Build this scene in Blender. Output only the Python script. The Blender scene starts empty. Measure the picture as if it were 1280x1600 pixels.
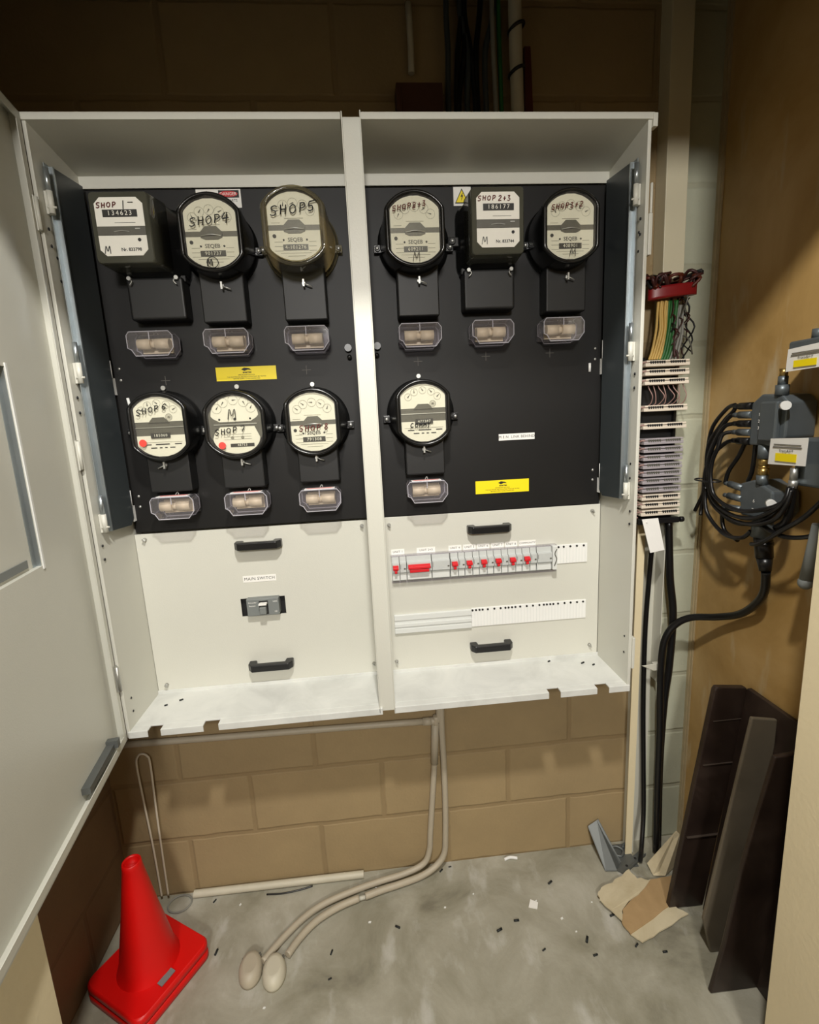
import bpy, bmesh, math, random
from mathutils import Vector, Matrix
PI = math.pi
random.seed(7)
SC = bpy.context.scene
COL = SC.collection

# ---------------------------------------------------------------- camera
cam_d = bpy.data.cameras.new('camera'); cam = bpy.data.objects.new('camera', cam_d); COL.objects.link(cam)
cam_d.sensor_fit = 'HORIZONTAL'; cam_d.sensor_width = 36.0
cam_d.lens = 764.242 / 1280 * 36.0
cam_d.clip_start = 0.02
Rm = Matrix.Rotation(-0.0790, 3, 'Z') @ Matrix.Rotation(-0.1863, 3, 'X') @ Matrix.Rotation(0.0488, 3, 'Y')
rx, up, fw = Rm @ Vector((1, 0, 0)), Rm @ Vector((0, 0, 1)), Rm @ Vector((0, 1, 0))
M4 = Matrix(((rx.x, up.x, -fw.x, 0.9851), (rx.y, up.y, -fw.y, -1.3504), (rx.z, up.z, -fw.z, 1.4265), (0, 0, 0, 1)))
cam.matrix_world = M4
SC.camera = cam
# ---------------------------------------------------------------- world, lights, exposure
w = bpy.data.worlds.new('world'); SC.world = w; w.use_nodes = True
w.node_tree.nodes['Background'].inputs[0].default_value = (0.9, 0.93, 1.0, 1)
w.node_tree.nodes['Background'].inputs[1].default_value = 0.02
def area(name, loc, size, power, color, target=None, shape='DISK', size_y=None):
    d = bpy.data.lights.new(name, 'AREA'); d.shape = shape; d.size = size
    if size_y: d.size_y = size_y
    d.energy = power; d.color = color
    o = bpy.data.objects.new(name, d); COL.objects.link(o); o.location = loc
    if target is not None:
        o.rotation_euler = (Vector(target) - Vector(loc)).to_track_quat('-Z', 'Y').to_euler()
    return o
LAMP = (1.05, -1.36, 2.66)
area('key_light', LAMP, 0.11, 22, (1.0, 0.97, 0.92), (1.05, -0.6, 0.7))
area('far_fill', (0.9, -3.36, 2.32), 0.40, 35, (1.0, 0.97, 0.92), (1.0, -0.2, 1.3))  # added frontal fill for the meters and lower wall, no known lamp
SC.view_settings.view_transform = 'Standard'
SC.view_settings.look = 'None'
SC.view_settings.gamma = 1.0
SC.view_settings.use_curve_mapping = False
SC.view_settings.exposure = 0.70

# ---------------------------------------------------------------- materials
def lin(c):
    return tuple((x / 12.92 if x <= 0.04045 else ((x + 0.055) / 1.055) ** 2.4) for x in [v / 255 for v in c]) + (1.0,)
def base(name):
    m = bpy.data.materials.new(name); m.use_nodes = True
    return m, m.node_tree.nodes, m.node_tree.links, m.node_tree.nodes['Principled BSDF']
def mat(name, rgb, rough=0.5, metal=0.0, noise=0.0, scale=20, bump=0.0, spec=0.5, bscale=None):
    m, N, L, P = base(name)
    c = lin(rgb)
    P.inputs['Roughness'].default_value = rough; P.inputs['Metallic'].default_value = metal
    P.inputs['Specular IOR Level'].default_value = spec
    tc = N.new('ShaderNodeTexCoord')
    nz = N.new('ShaderNodeTexNoise'); nz.inputs['Scale'].default_value = scale; nz.inputs['Detail'].default_value = 6
    L.new(tc.outputs['Object'], nz.inputs['Vector'])
    mx = N.new('ShaderNodeMix'); mx.data_type = 'RGBA'
    k = max(noise, 0.02)
    mx.inputs[6].default_value = tuple(v * (1 - k) for v in c[:3]) + (1,)
    mx.inputs[7].default_value = tuple(min(1, v * (1 + k)) for v in c[:3]) + (1,)
    L.new(nz.outputs['Fac'], mx.inputs[0]); L.new(mx.outputs[2], P.inputs['Base Color'])
    if bump:
        n2 = N.new('ShaderNodeTexNoise'); n2.inputs['Scale'].default_value = bscale or scale * 6; n2.inputs['Detail'].default_value = 3
        L.new(tc.outputs['Object'], n2.inputs['Vector'])
        b = N.new('ShaderNodeBump'); b.inputs['Strength'].default_value = bump; b.inputs['Distance'].default_value = 0.002
        L.new(n2.outputs['Fac'], b.inputs['Height']); L.new(b.outputs[0], P.inputs['Normal'])
    return m
def clear(name, tint, white=0.06, gloss=0.16, body=(235, 230, 235)):
    m, N, L, P = base(name); N.remove(P)
    out = N['Material Output']
    tr = N.new('ShaderNodeBsdfTransparent'); tr.inputs[0].default_value = lin(tint)
    gl = N.new('ShaderNodeBsdfGlossy'); gl.inputs['Roughness'].default_value = 0.06
    df = N.new('ShaderNodeBsdfDiffuse'); df.inputs[0].default_value = lin(body)
    lw = N.new('ShaderNodeLayerWeight'); lw.inputs[0].default_value = 0.35
    mr = N.new('ShaderNodeMapRange'); mr.inputs[3].default_value = 0.012; mr.inputs[4].default_value = gloss * 3
    L.new(lw.outputs['Facing'], mr.inputs[0])
    a = N.new('ShaderNodeMixShader'); a.inputs[0].default_value = white
    L.new(tr.outputs[0], a.inputs[1]); L.new(df.outputs[0], a.inputs[2])
    b = N.new('ShaderNodeMixShader'); L.new(mr.outputs[0], b.inputs[0])
    L.new(a.outputs[0], b.inputs[1]); L.new(gl.outputs[0], b.inputs[2])
    L.new(b.outputs[0], out.inputs[0])
    return m
def block_wall(name, axis_u, u_off, paint, paint2=None, split=None, groove=0.010):
    """painted concrete blockwork, courses of 200 mm, blocks of 400 mm, in object coordinates"""
    m, N, L, P = base(name)
    tc = N.new('ShaderNodeTexCoord'); sx = N.new('ShaderNodeSeparateXYZ'); L.new(tc.outputs['Object'], sx.inputs[0])
    ad = N.new('ShaderNodeMath'); ad.operation = 'SUBTRACT'; ad.inputs[1].default_value = u_off
    L.new(sx.outputs[axis_u], ad.inputs[0])
    cb = N.new('ShaderNodeCombineXYZ'); L.new(ad.outputs[0], cb.inputs[0]); L.new(sx.outputs[2], cb.inputs[1])
    wob = N.new('ShaderNodeTexNoise'); wob.inputs['Scale'].default_value = 14; wob.inputs['Detail'].default_value = 2
    L.new(tc.outputs['Object'], wob.inputs['Vector'])
    wm = N.new('ShaderNodeVectorMath'); wm.operation = 'MULTIPLY_ADD'; wm.inputs[1].default_value = (0.008, 0.008, 0)
    L.new(wob.outputs['Color'], wm.inputs[0]); L.new(cb.outputs[0], wm.inputs[2])
    br = N.new('ShaderNodeTexBrick'); L.new(wm.outputs[0], br.inputs['Vector'])
    br.inputs['Scale'].default_value = 1; br.inputs['Mortar Size'].default_value = groove; br.inputs['Mortar Smooth'].default_value = 0.6
    br.inputs['Brick Width'].default_value = 0.4; br.inputs['Row Height'].default_value = 0.2; br.offset = 0.5
    br.inputs['Color1'].default_value = (1, 1, 1, 1); br.inputs['Color2'].default_value = (0.9, 0.9, 0.9, 1); br.inputs['Mortar'].default_value = (0.84, 0.82, 0.80, 1)
    nz = N.new('ShaderNodeTexNoise'); nz.inputs['Scale'].default_value = 5; nz.inputs['Detail'].default_value = 8; nz.inputs['Roughness'].default_value = 0.65
    L.new(tc.outputs['Object'], nz.inputs['Vector'])
    rp = N.new('ShaderNodeMapRange'); rp.inputs[3].default_value = 0.78; rp.inputs[4].default_value = 1.18
    L.new(nz.outputs['Fac'], rp.inputs[0])
    col = N.new('ShaderNodeMix'); col.data_type = 'RGBA'
    col.inputs[6].default_value = lin(paint); col.inputs[7].default_value = lin(paint2 or paint)
    if split is not None:
        gt = N.new('ShaderNodeMath'); gt.operation = 'GREATER_THAN'; gt.inputs[1].default_value = split
        L.new(sx.outputs[axis_u], gt.inputs[0]); L.new(gt.outputs[0], col.inputs[0])
    else: col.inputs[0].default_value = 0
    m1 = N.new('ShaderNodeMix'); m1.data_type = 'RGBA'; m1.blend_type = 'MULTIPLY'; m1.inputs[0].default_value = 1
    L.new(col.outputs[2], m1.inputs[6]); L.new(br.outputs['Color'], m1.inputs[7])
    m2 = N.new('ShaderNodeMix'); m2.data_type = 'RGBA'; m2.blend_type = 'MULTIPLY'; m2.inputs[0].default_value = 1
    L.new(m1.outputs[2], m2.inputs[6]); L.new(rp.outputs[0], m2.inputs[7])
    L.new(m2.outputs[2], P.inputs['Base Color'])
    P.inputs['Roughness'].default_value = 0.75
    fine = N.new('ShaderNodeTexNoise'); fine.inputs['Scale'].default_value = 120; fine.inputs['Detail'].default_value = 3
    L.new(tc.outputs['Object'], fine.inputs['Vector'])
    h = N.new('ShaderNodeMath'); h.operation = 'MULTIPLY_ADD'; h.inputs[1].default_value = -1.2
    L.new(br.outputs['Fac'], h.inputs[0]); 
    fs = N.new('ShaderNodeMath'); fs.operation = 'MULTIPLY'; fs.inputs[1].default_value = 0.35
    L.new(fine.outputs['Fac'], fs.inputs[0]); L.new(fs.outputs[0], h.inputs[2])
    b = N.new('ShaderNodeBump'); b.inputs['Strength'].default_value = 0.45; b.inputs['Distance'].default_value = 0.004
    L.new(h.outputs[0], b.inputs['Height']); L.new(b.outputs[0], P.inputs['Normal'])
    return m
def blotchy(name, stops, scale, rough, rough2=None, bump=0.15, streak=None, scratch=None, sscale=(6, 1, 2)):
    m, N, L, P = base(name)
    tc = N.new('ShaderNodeTexCoord')
    nz = N.new('ShaderNodeTexNoise'); nz.inputs['Scale'].default_value = scale; nz.inputs['Detail'].default_value = 9; nz.inputs['Roughness'].default_value = 0.62
    nz.inputs['Distortion'].default_value = 0.6
    L.new(tc.outputs['Object'], nz.inputs['Vector'])
    cr = N.new('ShaderNodeValToRGB'); L.new(nz.outputs['Fac'], cr.inputs[0])
    cr.color_ramp.elements[0].position = stops[0][0]; cr.color_ramp.elements[0].color = lin(stops[0][1])
    cr.color_ramp.elements[1].position = stops[-1][0]; cr.color_ramp.elements[1].color = lin(stops[-1][1])
    for p, c in stops[1:-1]:
        e = cr.color_ramp.elements.new(p); e.color = lin(c)
    last = cr.outputs[0]
    if scratch:
        mp = N.new('ShaderNodeMapping'); mp.inputs['Scale'].default_value = sscale
        mp.inputs['Rotation'].default_value = (0.45, 0.0, 0.3)
        L.new(tc.outputs['Object'], mp.inputs[0])
        n3 = N.new('ShaderNodeTexNoise'); n3.inputs['Scale'].default_value = 3.2; n3.inputs['Detail'].default_value = 5; n3.inputs['Roughness'].default_value = 0.55
        L.new(mp.outputs[0], n3.inputs['Vector'])
        mr = N.new('ShaderNodeMapRange'); mr.inputs[1].default_value = 0.58; mr.inputs[2].default_value = 0.72; mr.inputs[4].default_value = scratch[1]
        L.new(n3.outputs['Fac'], mr.inputs[0])
        mx = N.new('ShaderNodeMix'); mx.data_type = 'RGBA'; mx.inputs[7].default_value = lin(scratch[0])
        L.new(mr.outputs[0], mx.inputs[0]); L.new(last, mx.inputs[6]); last = mx.outputs[2]
    L.new(last, P.inputs['Base Color'])
    rr = N.new('ShaderNodeMapRange'); rr.inputs[3].default_value = rough; rr.inputs[4].default_value = rough2 or rough
    L.new(nz.outputs['Fac'], rr.inputs[0]); L.new(rr.outputs[0], P.inputs['Roughness'])
    n2 = N.new('ShaderNodeTexNoise'); n2.inputs['Scale'].default_value = 90; n2.inputs['Detail'].default_value = 4
    L.new(tc.outputs['Object'], n2.inputs['Vector'])
    b = N.new('ShaderNodeBump'); b.inputs['Strength'].default_value = bump; b.inputs['Distance'].default_value = 0.002
    L.new(n2.outputs['Fac'], b.inputs['Height']); L.new(b.outputs[0], P.inputs['Normal'])
    return m

M = {}
M['cab'] = mat('cabinet_cream_paint', (206, 205, 194), 0.38, noise=0.03, scale=6, bump=0.10, bscale=350)
M['cab_shelf'] = blotchy('cabinet_shelf_paint', [(0.30, (196, 197, 192)), (0.55, (212, 213, 208)), (0.8, (222, 222, 216))], 9, 0.35, 0.5, 0.05)
M['galv'] = mat('galvanised_steel', (176, 184, 188), 0.32, 0.85, noise=0.12, scale=18)
M['zinc'] = mat('zinc_screw', (185, 185, 180), 0.42, 0.8)
M['blackpanel'] = mat('black_phenolic_board', (17, 16, 15), 0.5, noise=0.3, scale=7, bump=0.05, spec=0.35)
M['leaf'] = mat('black_painted_leaf', (60, 66, 68), 0.34, noise=0.1, scale=5)
M['blackplastic'] = mat('black_plastic', (22, 22, 23), 0.32, noise=0.1)
M['bakelite'] = mat('black_bakelite', (20, 20, 20), 0.22, noise=0.1)
M['cover'] = mat('black_terminal_cover', (20, 20, 20), 0.5, noise=0.2, scale=30)
M['face'] = mat('meter_dial_card', (240, 237, 226), 0.6, noise=0.05, scale=40)
M['dialink'] = mat('dial_print_grey', (150, 147, 135), 0.6)
M['midgrey'] = mat('meter_mid_band', (92, 90, 82), 0.4, noise=0.2, scale=60)
M['darkwin'] = mat('number_window', (46, 45, 42), 0.4)
M['white'] = mat('white_plastic', (232, 232, 228), 0.45)
M['paper'] = mat('white_label', (238, 236, 230), 0.6)
M['ink'] = mat('black_print', (25, 25, 25), 0.6)
M['fadeink'] = mat('faded_print', (110, 106, 100), 0.6)
M['marker'] = mat('black_marker', (14, 14, 14), 0.5)
M['markerred'] = mat('brown_red_marker', (96, 34, 26), 0.5)
M['yellow'] = mat('yellow_sticker', (246, 222, 20), 0.45)
M['red'] = mat('red_print', (196, 28, 34), 0.45)
M['reddot'] = mat('red_dot', (240, 70, 60), 0.5)
M['toggle'] = mat('red_toggle', (206, 32, 40), 0.4)
M['mcbgrey'] = mat('breaker_grey', (190, 193, 190), 0.45, noise=0.06, scale=90)
M['mcblight'] = mat('breaker_pale', (214, 216, 212), 0.45)
M['swgrey'] = mat('main_switch_grey', (120, 124, 122), 0.5)
M['fusecream'] = mat('fuse_ceramic_cream', (232, 216, 182), 0.5, noise=0.15, scale=60)
M['clear'] = clear('clear_polycarbonate', (244, 242, 246), 0.07, 0.24)
M['edge_glint'] = clear('polycarbonate_edge_glint', (235, 235, 240), 0.5, 0.3, (225, 222, 230))  # whitish diffuse mix paints bright highlights along the fuse cover edges
M['glass'] = clear('meter_window', (250, 250, 246), 0.02, 0.05)
M['amber'] = clear('aged_clear_cover', (216, 210, 186), 0.14, 0.18, (176, 168, 140))
M['smoke'] = clear('smoky_cover', (120, 120, 108), 0.42, 0.14, (112, 112, 98))
M['brass'] = mat('brass', (190, 160, 96), 0.32, 0.9)
M['discbrown'] = mat('meter_inner_brown', (86, 74, 48), 0.35, 0.5)
M['cone'] = mat('red_cone_rubber', (212, 8, 5), 0.42, noise=0.08, scale=12)
M['pvc'] = mat('cream_pvc_conduit', (176, 166, 146), 0.5, noise=0.1, scale=15)
M['pvcw'] = mat('white_pvc_pipe', (196, 190, 170), 0.5, noise=0.15, scale=15)
M['wire_white'] = mat('white_wire', (214, 204, 184), 0.5)
M['trunk'] = mat('pvc_trunking', (214, 206, 178), 0.5, noise=0.06, scale=8)
M['tray'] = mat('pvc_tray', (196, 194, 180), 0.5, noise=0.05, scale=8)
M['cable'] = mat('black_cable', (16, 16, 17), 0.33, noise=0.1)
M['cableyellow'] = mat('yellow_wire', (206, 172, 96), 0.5)
M['cablegreen'] = mat('green_wire', (34, 96, 40), 0.5)
M['cablegrey'] = mat('grey_wire', (140, 140, 132), 0.5)
M['cablered'] = mat('dark_red_wire', (62, 28, 26), 0.5)
M['tape'] = mat('red_tape', (130, 20, 24), 0.4)
M['krone'] = mat('cream_terminal_strip', (222, 210, 192), 0.5, noise=0.05, scale=60)
M['kronelilac'] = mat('lilac_grey_terminal_strip', (164, 157, 160), 0.5, noise=0.05, scale=60)
M['pinkwire'] = mat('pink_grey_jumper', (150, 118, 110), 0.5)
M['castgrey'] = mat('cast_grey_metal', (112, 120, 124), 0.42, 0.55, noise=0.15, scale=30)
M['board'] = blotchy('dark_brown_board', [(0.3, (28, 19, 15)), (0.5, (42, 31, 25)), (0.72, (66, 54, 46))], 5, 0.34, 0.5, 0.05)
M['boardline'] = mat('board_joint', (66, 56, 48), 0.5)
M['boardgrey'] = blotchy('grey_brown_board', [(0.3, (88, 80, 66)), (0.7, (108, 99, 84))], 5, 0.4, 0.5, 0.05)
M['card'] = blotchy('torn_cardboard', [(0.35, (186, 172, 140)), (0.65, (206, 194, 164))], 8, 0.8, 0.8, 0.3)
M['cardbrown'] = blotchy('cardboard_brown_side', [(0.35, (160, 132, 92)), (0.65, (180, 150, 108))], 8, 0.8, 0.8, 0.3)
M['bracket'] = mat('grey_steel_bracket', (104, 107, 105), 0.5, 0.5, noise=0.15, scale=20)
M['jamb'] = mat('door_frame_cream_paint', (226, 212, 176), 0.5, noise=0.04, scale=5, bump=0.25, bscale=90)
M['render'] = mat('outer_wall_paint', (200, 186, 160), 0.7, noise=0.06, scale=4, bump=0.3, bscale=90)
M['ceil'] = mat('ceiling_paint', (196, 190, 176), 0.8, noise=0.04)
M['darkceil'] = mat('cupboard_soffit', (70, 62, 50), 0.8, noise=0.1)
M['brownpaint'] = blotchy('brown_board_wall', [(0.30, (160, 126, 70)), (0.5, (182, 148, 92)), (0.75, (202, 170, 118))], 2.6, 0.36, 0.5, 0.08, scratch=((196, 180, 148), 0.75), sscale=(1, 5, 1.1))
M['floor'] = blotchy('stained_concrete', [(0.28, (112, 107, 92)), (0.42, (142, 138, 120)), (0.58, (162, 158, 142)), (0.8, (190, 187, 174))], 4.2, 0.6, 0.75, 0.4, scratch=((196, 194, 186), 0.6), sscale=(4, 2, 1))
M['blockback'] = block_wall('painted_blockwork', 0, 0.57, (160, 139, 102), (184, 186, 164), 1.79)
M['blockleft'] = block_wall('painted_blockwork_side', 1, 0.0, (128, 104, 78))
M['low_bounce_floor'] = mat('dark_outer_floor', (60, 58, 54), 0.8, noise=0.2)  # unseen outer floor, made dark to cut bounce onto the upper wall
M['skirt'] = mat('edge_strip', (176, 160, 126), 0.5, noise=0.2, scale=30)
M['wood'] = mat('dark_timber', (70, 40, 26), 0.6, noise=0.3, scale=30)
M['emit'] = None
def emissive(name, rgb, s):
    m, N, L, P = base(name)
    P.inputs['Base Color'].default_value = lin(rgb)
    P.inputs['Emission Color'].default_value = lin(rgb); P.inputs['Emission Strength'].default_value = s
    return m
M['orangeband'] = mat('dark_orange_strap', (84, 30, 12), 0.5)
M['darkstuff'] = mat('debris_dark', (24, 28, 28), 0.6)

# ---------------------------------------------------------------- mesh builder
class MB:
    def __init__(s): s.bm = bmesh.new()
    def poly(s, pts, smooth=False):
        f = s.bm.faces.new([s.bm.verts.new(p) for p in pts]); f.smooth = smooth; return s
    def box(s, a, b, rot=None):
        """a, b opposite corners; rot = (angle, axis) about the centre"""
        x0, y0, z0 = a; x1, y1, z1 = b
        vs = [Vector(p) for p in ((x0,y0,z0),(x1,y0,z0),(x1,y1,z0),(x0,y1,z0),(x0,y0,z1),(x1,y0,z1),(x1,y1,z1),(x0,y1,z1))]
        if rot:
            c = sum(vs, Vector()) / 8; R = Matrix.Rotation(rot[0], 3, rot[1]); vs = [R @ (v - c) + c for v in vs]
        v = [s.bm.verts.new(p) for p in vs]
        for f in ((0,3,2,1),(4,5,6,7),(0,1,5,4),(1,2,6,5),(2,3,7,6),(3,0,4,7)): s.bm.faces.new([v[i] for i in f])
        return s
    def prism(s, pts, vec):
        """closed polygon pts swept by vec"""
        vec = Vector(vec); a = [s.bm.verts.new(p) for p in pts]; b = [s.bm.verts.new(Vector(p) + vec) for p in pts]
        n = len(pts); s.bm.faces.new(a); s.bm.faces.new(b[::-1])
        for i in range(n): s.bm.faces.new((a[i], b[i], b[(i+1) % n], a[(i+1) % n]))
        return s
    def cyl(s, p0, p1, r0, r1=None, n=16, cap=True):
        r1 = r0 if r1 is None else r1
        p0, p1 = Vector(p0), Vector(p1); d = (p1 - p0).normalized()
        t = Vector((0, 0, 1)) if abs(d.z) < 0.9 else Vector((1, 0, 0))
        u = d.cross(t).normalized(); v = d.cross(u)
        a = []; b = []
        for i in range(n):
            q = u * math.cos(2*PI*i/n) + v * math.sin(2*PI*i/n)
            a.append(s.bm.verts.new(p0 + q * r0)); b.append(s.bm.verts.new(p1 + q * r1))
        for i in range(n):
            f = s.bm.faces.new((a[i], a[(i+1) % n], b[(i+1) % n], b[i])); f.smooth = True
        if cap: s.bm.faces.new(a[::-1]); s.bm.faces.new(b)
        return s
    def sphere(s, c, r, sc=(1,1,1), n=10):
        g = bmesh.ops.create_uvsphere(s.bm, u_segments=n*2, v_segments=n, radius=r)
        for v in g['verts']:
            v.co = Vector((v.co.x*sc[0], v.co.y*sc[1], v.co.z*sc[2])) + Vector(c)
            for f in v.link_faces: f.smooth = True
        return s
    def rings(s, rings, cap0=True, cap1=True, smooth=True):
        R = [[s.bm.verts.new(p) for p in r] for r in rings]; n = len(R[0])
        for a, b in zip(R, R[1:]):
            for i in range(n):
                f = s.bm.faces.new((a[i], a[(i+1) % n], b[(i+1) % n], b[i])); f.smooth = smooth
        if cap0: s.bm.faces.new(R[0][::-1])
        if cap1: s.bm.faces.new(R[-1])
        return s
    def tube(s, pts, r, n=8, sub=6, closed=False, rfun=None):
        P = smooth_path(pts, sub, closed)
        rings = []; m = len(P); prev = None
        for i, p in enumerate(P):
            if closed: d = P[(i+1) % m] - P[i-1]
            else: d = P[min(i+1, m-1)] - P[max(i-1, 0)]
            d = d.normalized() if d.length > 1e-9 else Vector((0, 0, 1))
            if prev is None:
                t = Vector((0, 0, 1)) if abs(d.z) < 0.9 else Vector((1, 0, 0)); u = d.cross(t).normalized()
            else: u = (prev - d * prev.dot(d)).normalized()
            prev = u; v = d.cross(u); rr = rfun(i/(m-1)) if rfun else r
            rings.append([p + (u*math.cos(2*PI*k/n) + v*math.sin(2*PI*k/n))*rr for k in range(n)])
        if closed: rings.append(rings[0]); return s.rings(rings, False, False)
        return s.rings(rings)
    def shift(s, v):
        v = Vector(v)
        for x in s.bm.verts: x.co += v
        return s
    def xf(s, mtx):
        for x in s.bm.verts: x.co = mtx @ x.co
        return s
def smooth_path(pts, sub=6, closed=False):
    P = [Vector(p) for p in pts]; n = len(P)
    if sub <= 1 or n < 3: return P
    out = []
    for i in range(n if closed else n-1):
        if closed: a, b, c, d = P[i-1], P[i], P[(i+1) % n], P[(i+2) % n]
        else: a, b, c, d = P[max(i-1, 0)], P[i], P[i+1], P[min(i+2, n-1)]
        for k in range(sub):
            t = k / sub
            out.append(0.5*((2*b) + (c-a)*t + (2*a-5*b+4*c-d)*t*t + (3*b-a-3*c+d)*t**3))
    if not closed: out.append(P[-1])
    return out
WLOC = {}
def obj(name, mb, m, parent=None, bevel=0.0, label=None, cat=None, group=None, kind=None, loc=None, seg=2, plabel=None):
    """mb is in world coordinates; parent = thing or part"""
    bmesh.ops.recalc_face_normals(mb.bm, faces=mb.bm.faces)
    if parent is not None: org = WLOC[parent.name]
    elif loc is not None: org = Vector(loc)
    else:
        xs = [v.co.copy() for v in mb.bm.verts]
        org = Vector(((min(v.x for v in xs)+max(v.x for v in xs))/2, (min(v.y for v in xs)+max(v.y for v in xs))/2, min(v.z for v in xs)))
        if kind == 'structure': org = Vector((0, 0, 0))
    mb.shift(-org)
    me = bpy.data.meshes.new(name); mb.bm.to_mesh(me); mb.bm.free()
    o = bpy.data.objects.new(name, me); COL.objects.link(o)
    me.materials.append(M[m] if isinstance(m, str) else m)
    if parent is not None: o.parent = parent
    else: o.location = org
    WLOC[o.name] = org
    if bevel:
        b = o.modifiers.new('bevel', 'BEVEL'); b.width = bevel; b.segments = seg; b.limit_method = 'ANGLE'; b.angle_limit = math.radians(40)
        b.harden_normals = False
    if label: o['label'] = label
    if plabel: o['label'] = plabel
    if cat: o['category'] = cat
    if group: o['group'] = group
    if kind: o['kind'] = kind
    return o
def thing(name, label, cat, loc, group=None):
    o = bpy.data.objects.new(name, None); COL.objects.link(o); o.location = loc; o.empty_display_size = 0.03
    o['label'] = label; o['category'] = cat
    if group: o['group'] = group
    WLOC[o.name] = Vector(loc)
    return o
def struct(name, mb, m): return obj(name, mb, m, kind='structure')
def copy_tree(o, delta, **props):
    c = o.copy(); COL.objects.link(c); c.location = Vector(o.location) + Vector(delta)
    for k, v in props.items(): c[k] = v
    def rec(src, dst):
        for ch in list(src.children):
            d = ch.copy(); COL.objects.link(d); d.parent = dst; rec(ch, d)
    rec(o, c)
    return c
DEFAULT_FONT = None
def text_mb(s, size, loc, face='-Y', spacing=1.0, ang=0.0, bold=0.0, align='CENTER'):
    """raised print: a thin mesh of the lettering, centred at loc, reading from the cupboard opening"""
    cu = bpy.data.curves.new('t', 'FONT'); cu.body = s; cu.size = size; cu.align_x = align; cu.align_y = 'CENTER'
    cu.extrude = 0.00012; cu.space_character = spacing; cu.offset = bold; cu.resolution_u = 2
    o = bpy.data.objects.new('t', cu); COL.objects.link(o)
    dg = bpy.context.evaluated_depsgraph_get(); me = bpy.data.meshes.new_from_object(o.evaluated_get(dg))
    mb = MB(); mb.bm.from_mesh(me)
    bpy.data.objects.remove(o); bpy.data.curves.remove(cu); bpy.data.meshes.remove(me)
    ca, sa = math.cos(ang), math.sin(ang); loc = Vector(loc)
    for v in mb.bm.verts:
        x, y, z = v.co; x, y = x*ca - y*sa, x*sa + y*ca
        v.co = loc + (Vector((x, -z, y)) if face == '-Y' else Vector((-z, -x, y)))
    return mb
def merge(*mbs):
    a = mbs[0]
    for b in mbs[1:]:
        me = bpy.data.meshes.new('tmp'); b.bm.to_mesh(me); a.bm.from_mesh(me); bpy.data.meshes.remove(me); b.bm.free()
    return a
# handwriting strokes in a unit box
HW = {
 'S': [[(.95,.9),(.6,1),(.15,.85),(.2,.6),(.7,.45),(.75,.15),(.35,0),(.0,.12)]],
 'H': [[(.1,1),(.12,0)],[(.85,1),(.8,0)],[(.1,.5),(.85,.55)]],
 'O': [[(.5,.95),(.1,.7),(.1,.25),(.5,.05),(.85,.3),(.85,.75),(.5,.95)]],
 'P': [[(.15,0),(.2,1)],[(.1,.95),(.7,1),(.9,.75),(.6,.5),(.2,.45)]],
 'C': [[(.9,.85),(.5,1),(.1,.7),(.1,.25),(.5,0),(.95,.15)]],
 'M': [[(.0,0),(.15,1),(.5,.3),(.8,1),(1,0)]],
 'Y': [[(.0,1),(.4,.5),(.8,1)],[(.4,.5),(.2,-.4)]],
 '1': [[(.5,1.1),(.5,-.1)]],
 '2': [[(.1,.8),(.5,1),(.85,.75),(.1,0),(.95,.05)]],
 '3': [[(.1,.95),(.7,1),(.4,.55),(.85,.3),(.5,0),(.05,.1)]],
 '4': [[(.45,1),(.0,.35),(1.1,.45)],[(.75,1.05),(.65,-.2)]],
 '5': [[(.2,.95),(.1,.5),(.6,.55),(.7,.15),(.1,0)],[(.2,.95),(1.5,1.15)]],
 '6': [[(.8,1),(.2,.6),(.1,.15),(.5,0),(.8,.25),(.4,.45),(.15,.3)]],
 '7': [[(.0,.95),(.9,1),(.4,0)]],
 '8': [[(.8,.85),(.4,1),(.2,.75),(.75,.3),(.4,0),(.1,.25),(.8,.85)]],
 '+': [[(.1,.5),(.9,.5)],[(.5,.9),(.5,.1)]],
 '-': [[(.0,.8),(1,.8)]],
}
def hand_mb(s, x, y, z, h, wd=0.75, gap=0.32, slope=0.0, r=0.0010, drop=0.0):
    mb = MB(); cx = x
    for i, ch in enumerate(s):
        if ch == ' ': cx += h*0.35; continue
        j = random.uniform(-.05, .05) * h
        for st in HW[ch]:
            pts = [(cx + a*h*wd + b*h*0.12, y, z + (cx - x)*slope + b*h + j) for a, b in st]
            mb.tube(pts, r, n=6, sub=4)
        cx += h*(wd + gap*random.uniform(.8, 1.1))
    for v in mb.bm.verts: v.co.y = y + (v.co.y - y)*0.3
    return mb

# ================================================================ SETTING
FY = -0.60   # inner face of the front wall with the opening
struct('floor', MB().box((-1.4, FY-0.12, -0.05), (3.4, 0.1, 0)), 'floor')
struct('floor_outer', MB().box((-1.4, -3.6, -0.05), (3.4, FY-0.12, 0.0)), 'low_bounce_floor')
struct('wall_back', MB().box((0.05, 0, 0), (2.05, 0.1, 2.75)), 'blockback')
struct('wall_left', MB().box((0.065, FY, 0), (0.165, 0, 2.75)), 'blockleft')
struct('wall_right', MB().box((1.956, FY, 0), (2.05, 0, 2.75)), 'brownpaint')
struct('trim_1', MB().box((1.9475, -0.010, 0.0), (1.956, 0.0, 2.75)).box((1.951, -0.016, 0), (1.956, -0.010, 2.75)), 'skirt')
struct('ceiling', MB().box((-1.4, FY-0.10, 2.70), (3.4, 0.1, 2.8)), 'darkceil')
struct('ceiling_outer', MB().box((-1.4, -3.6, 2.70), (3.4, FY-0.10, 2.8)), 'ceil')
JL, JR, LZ = 0.372, 1.745, 2.10
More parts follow.
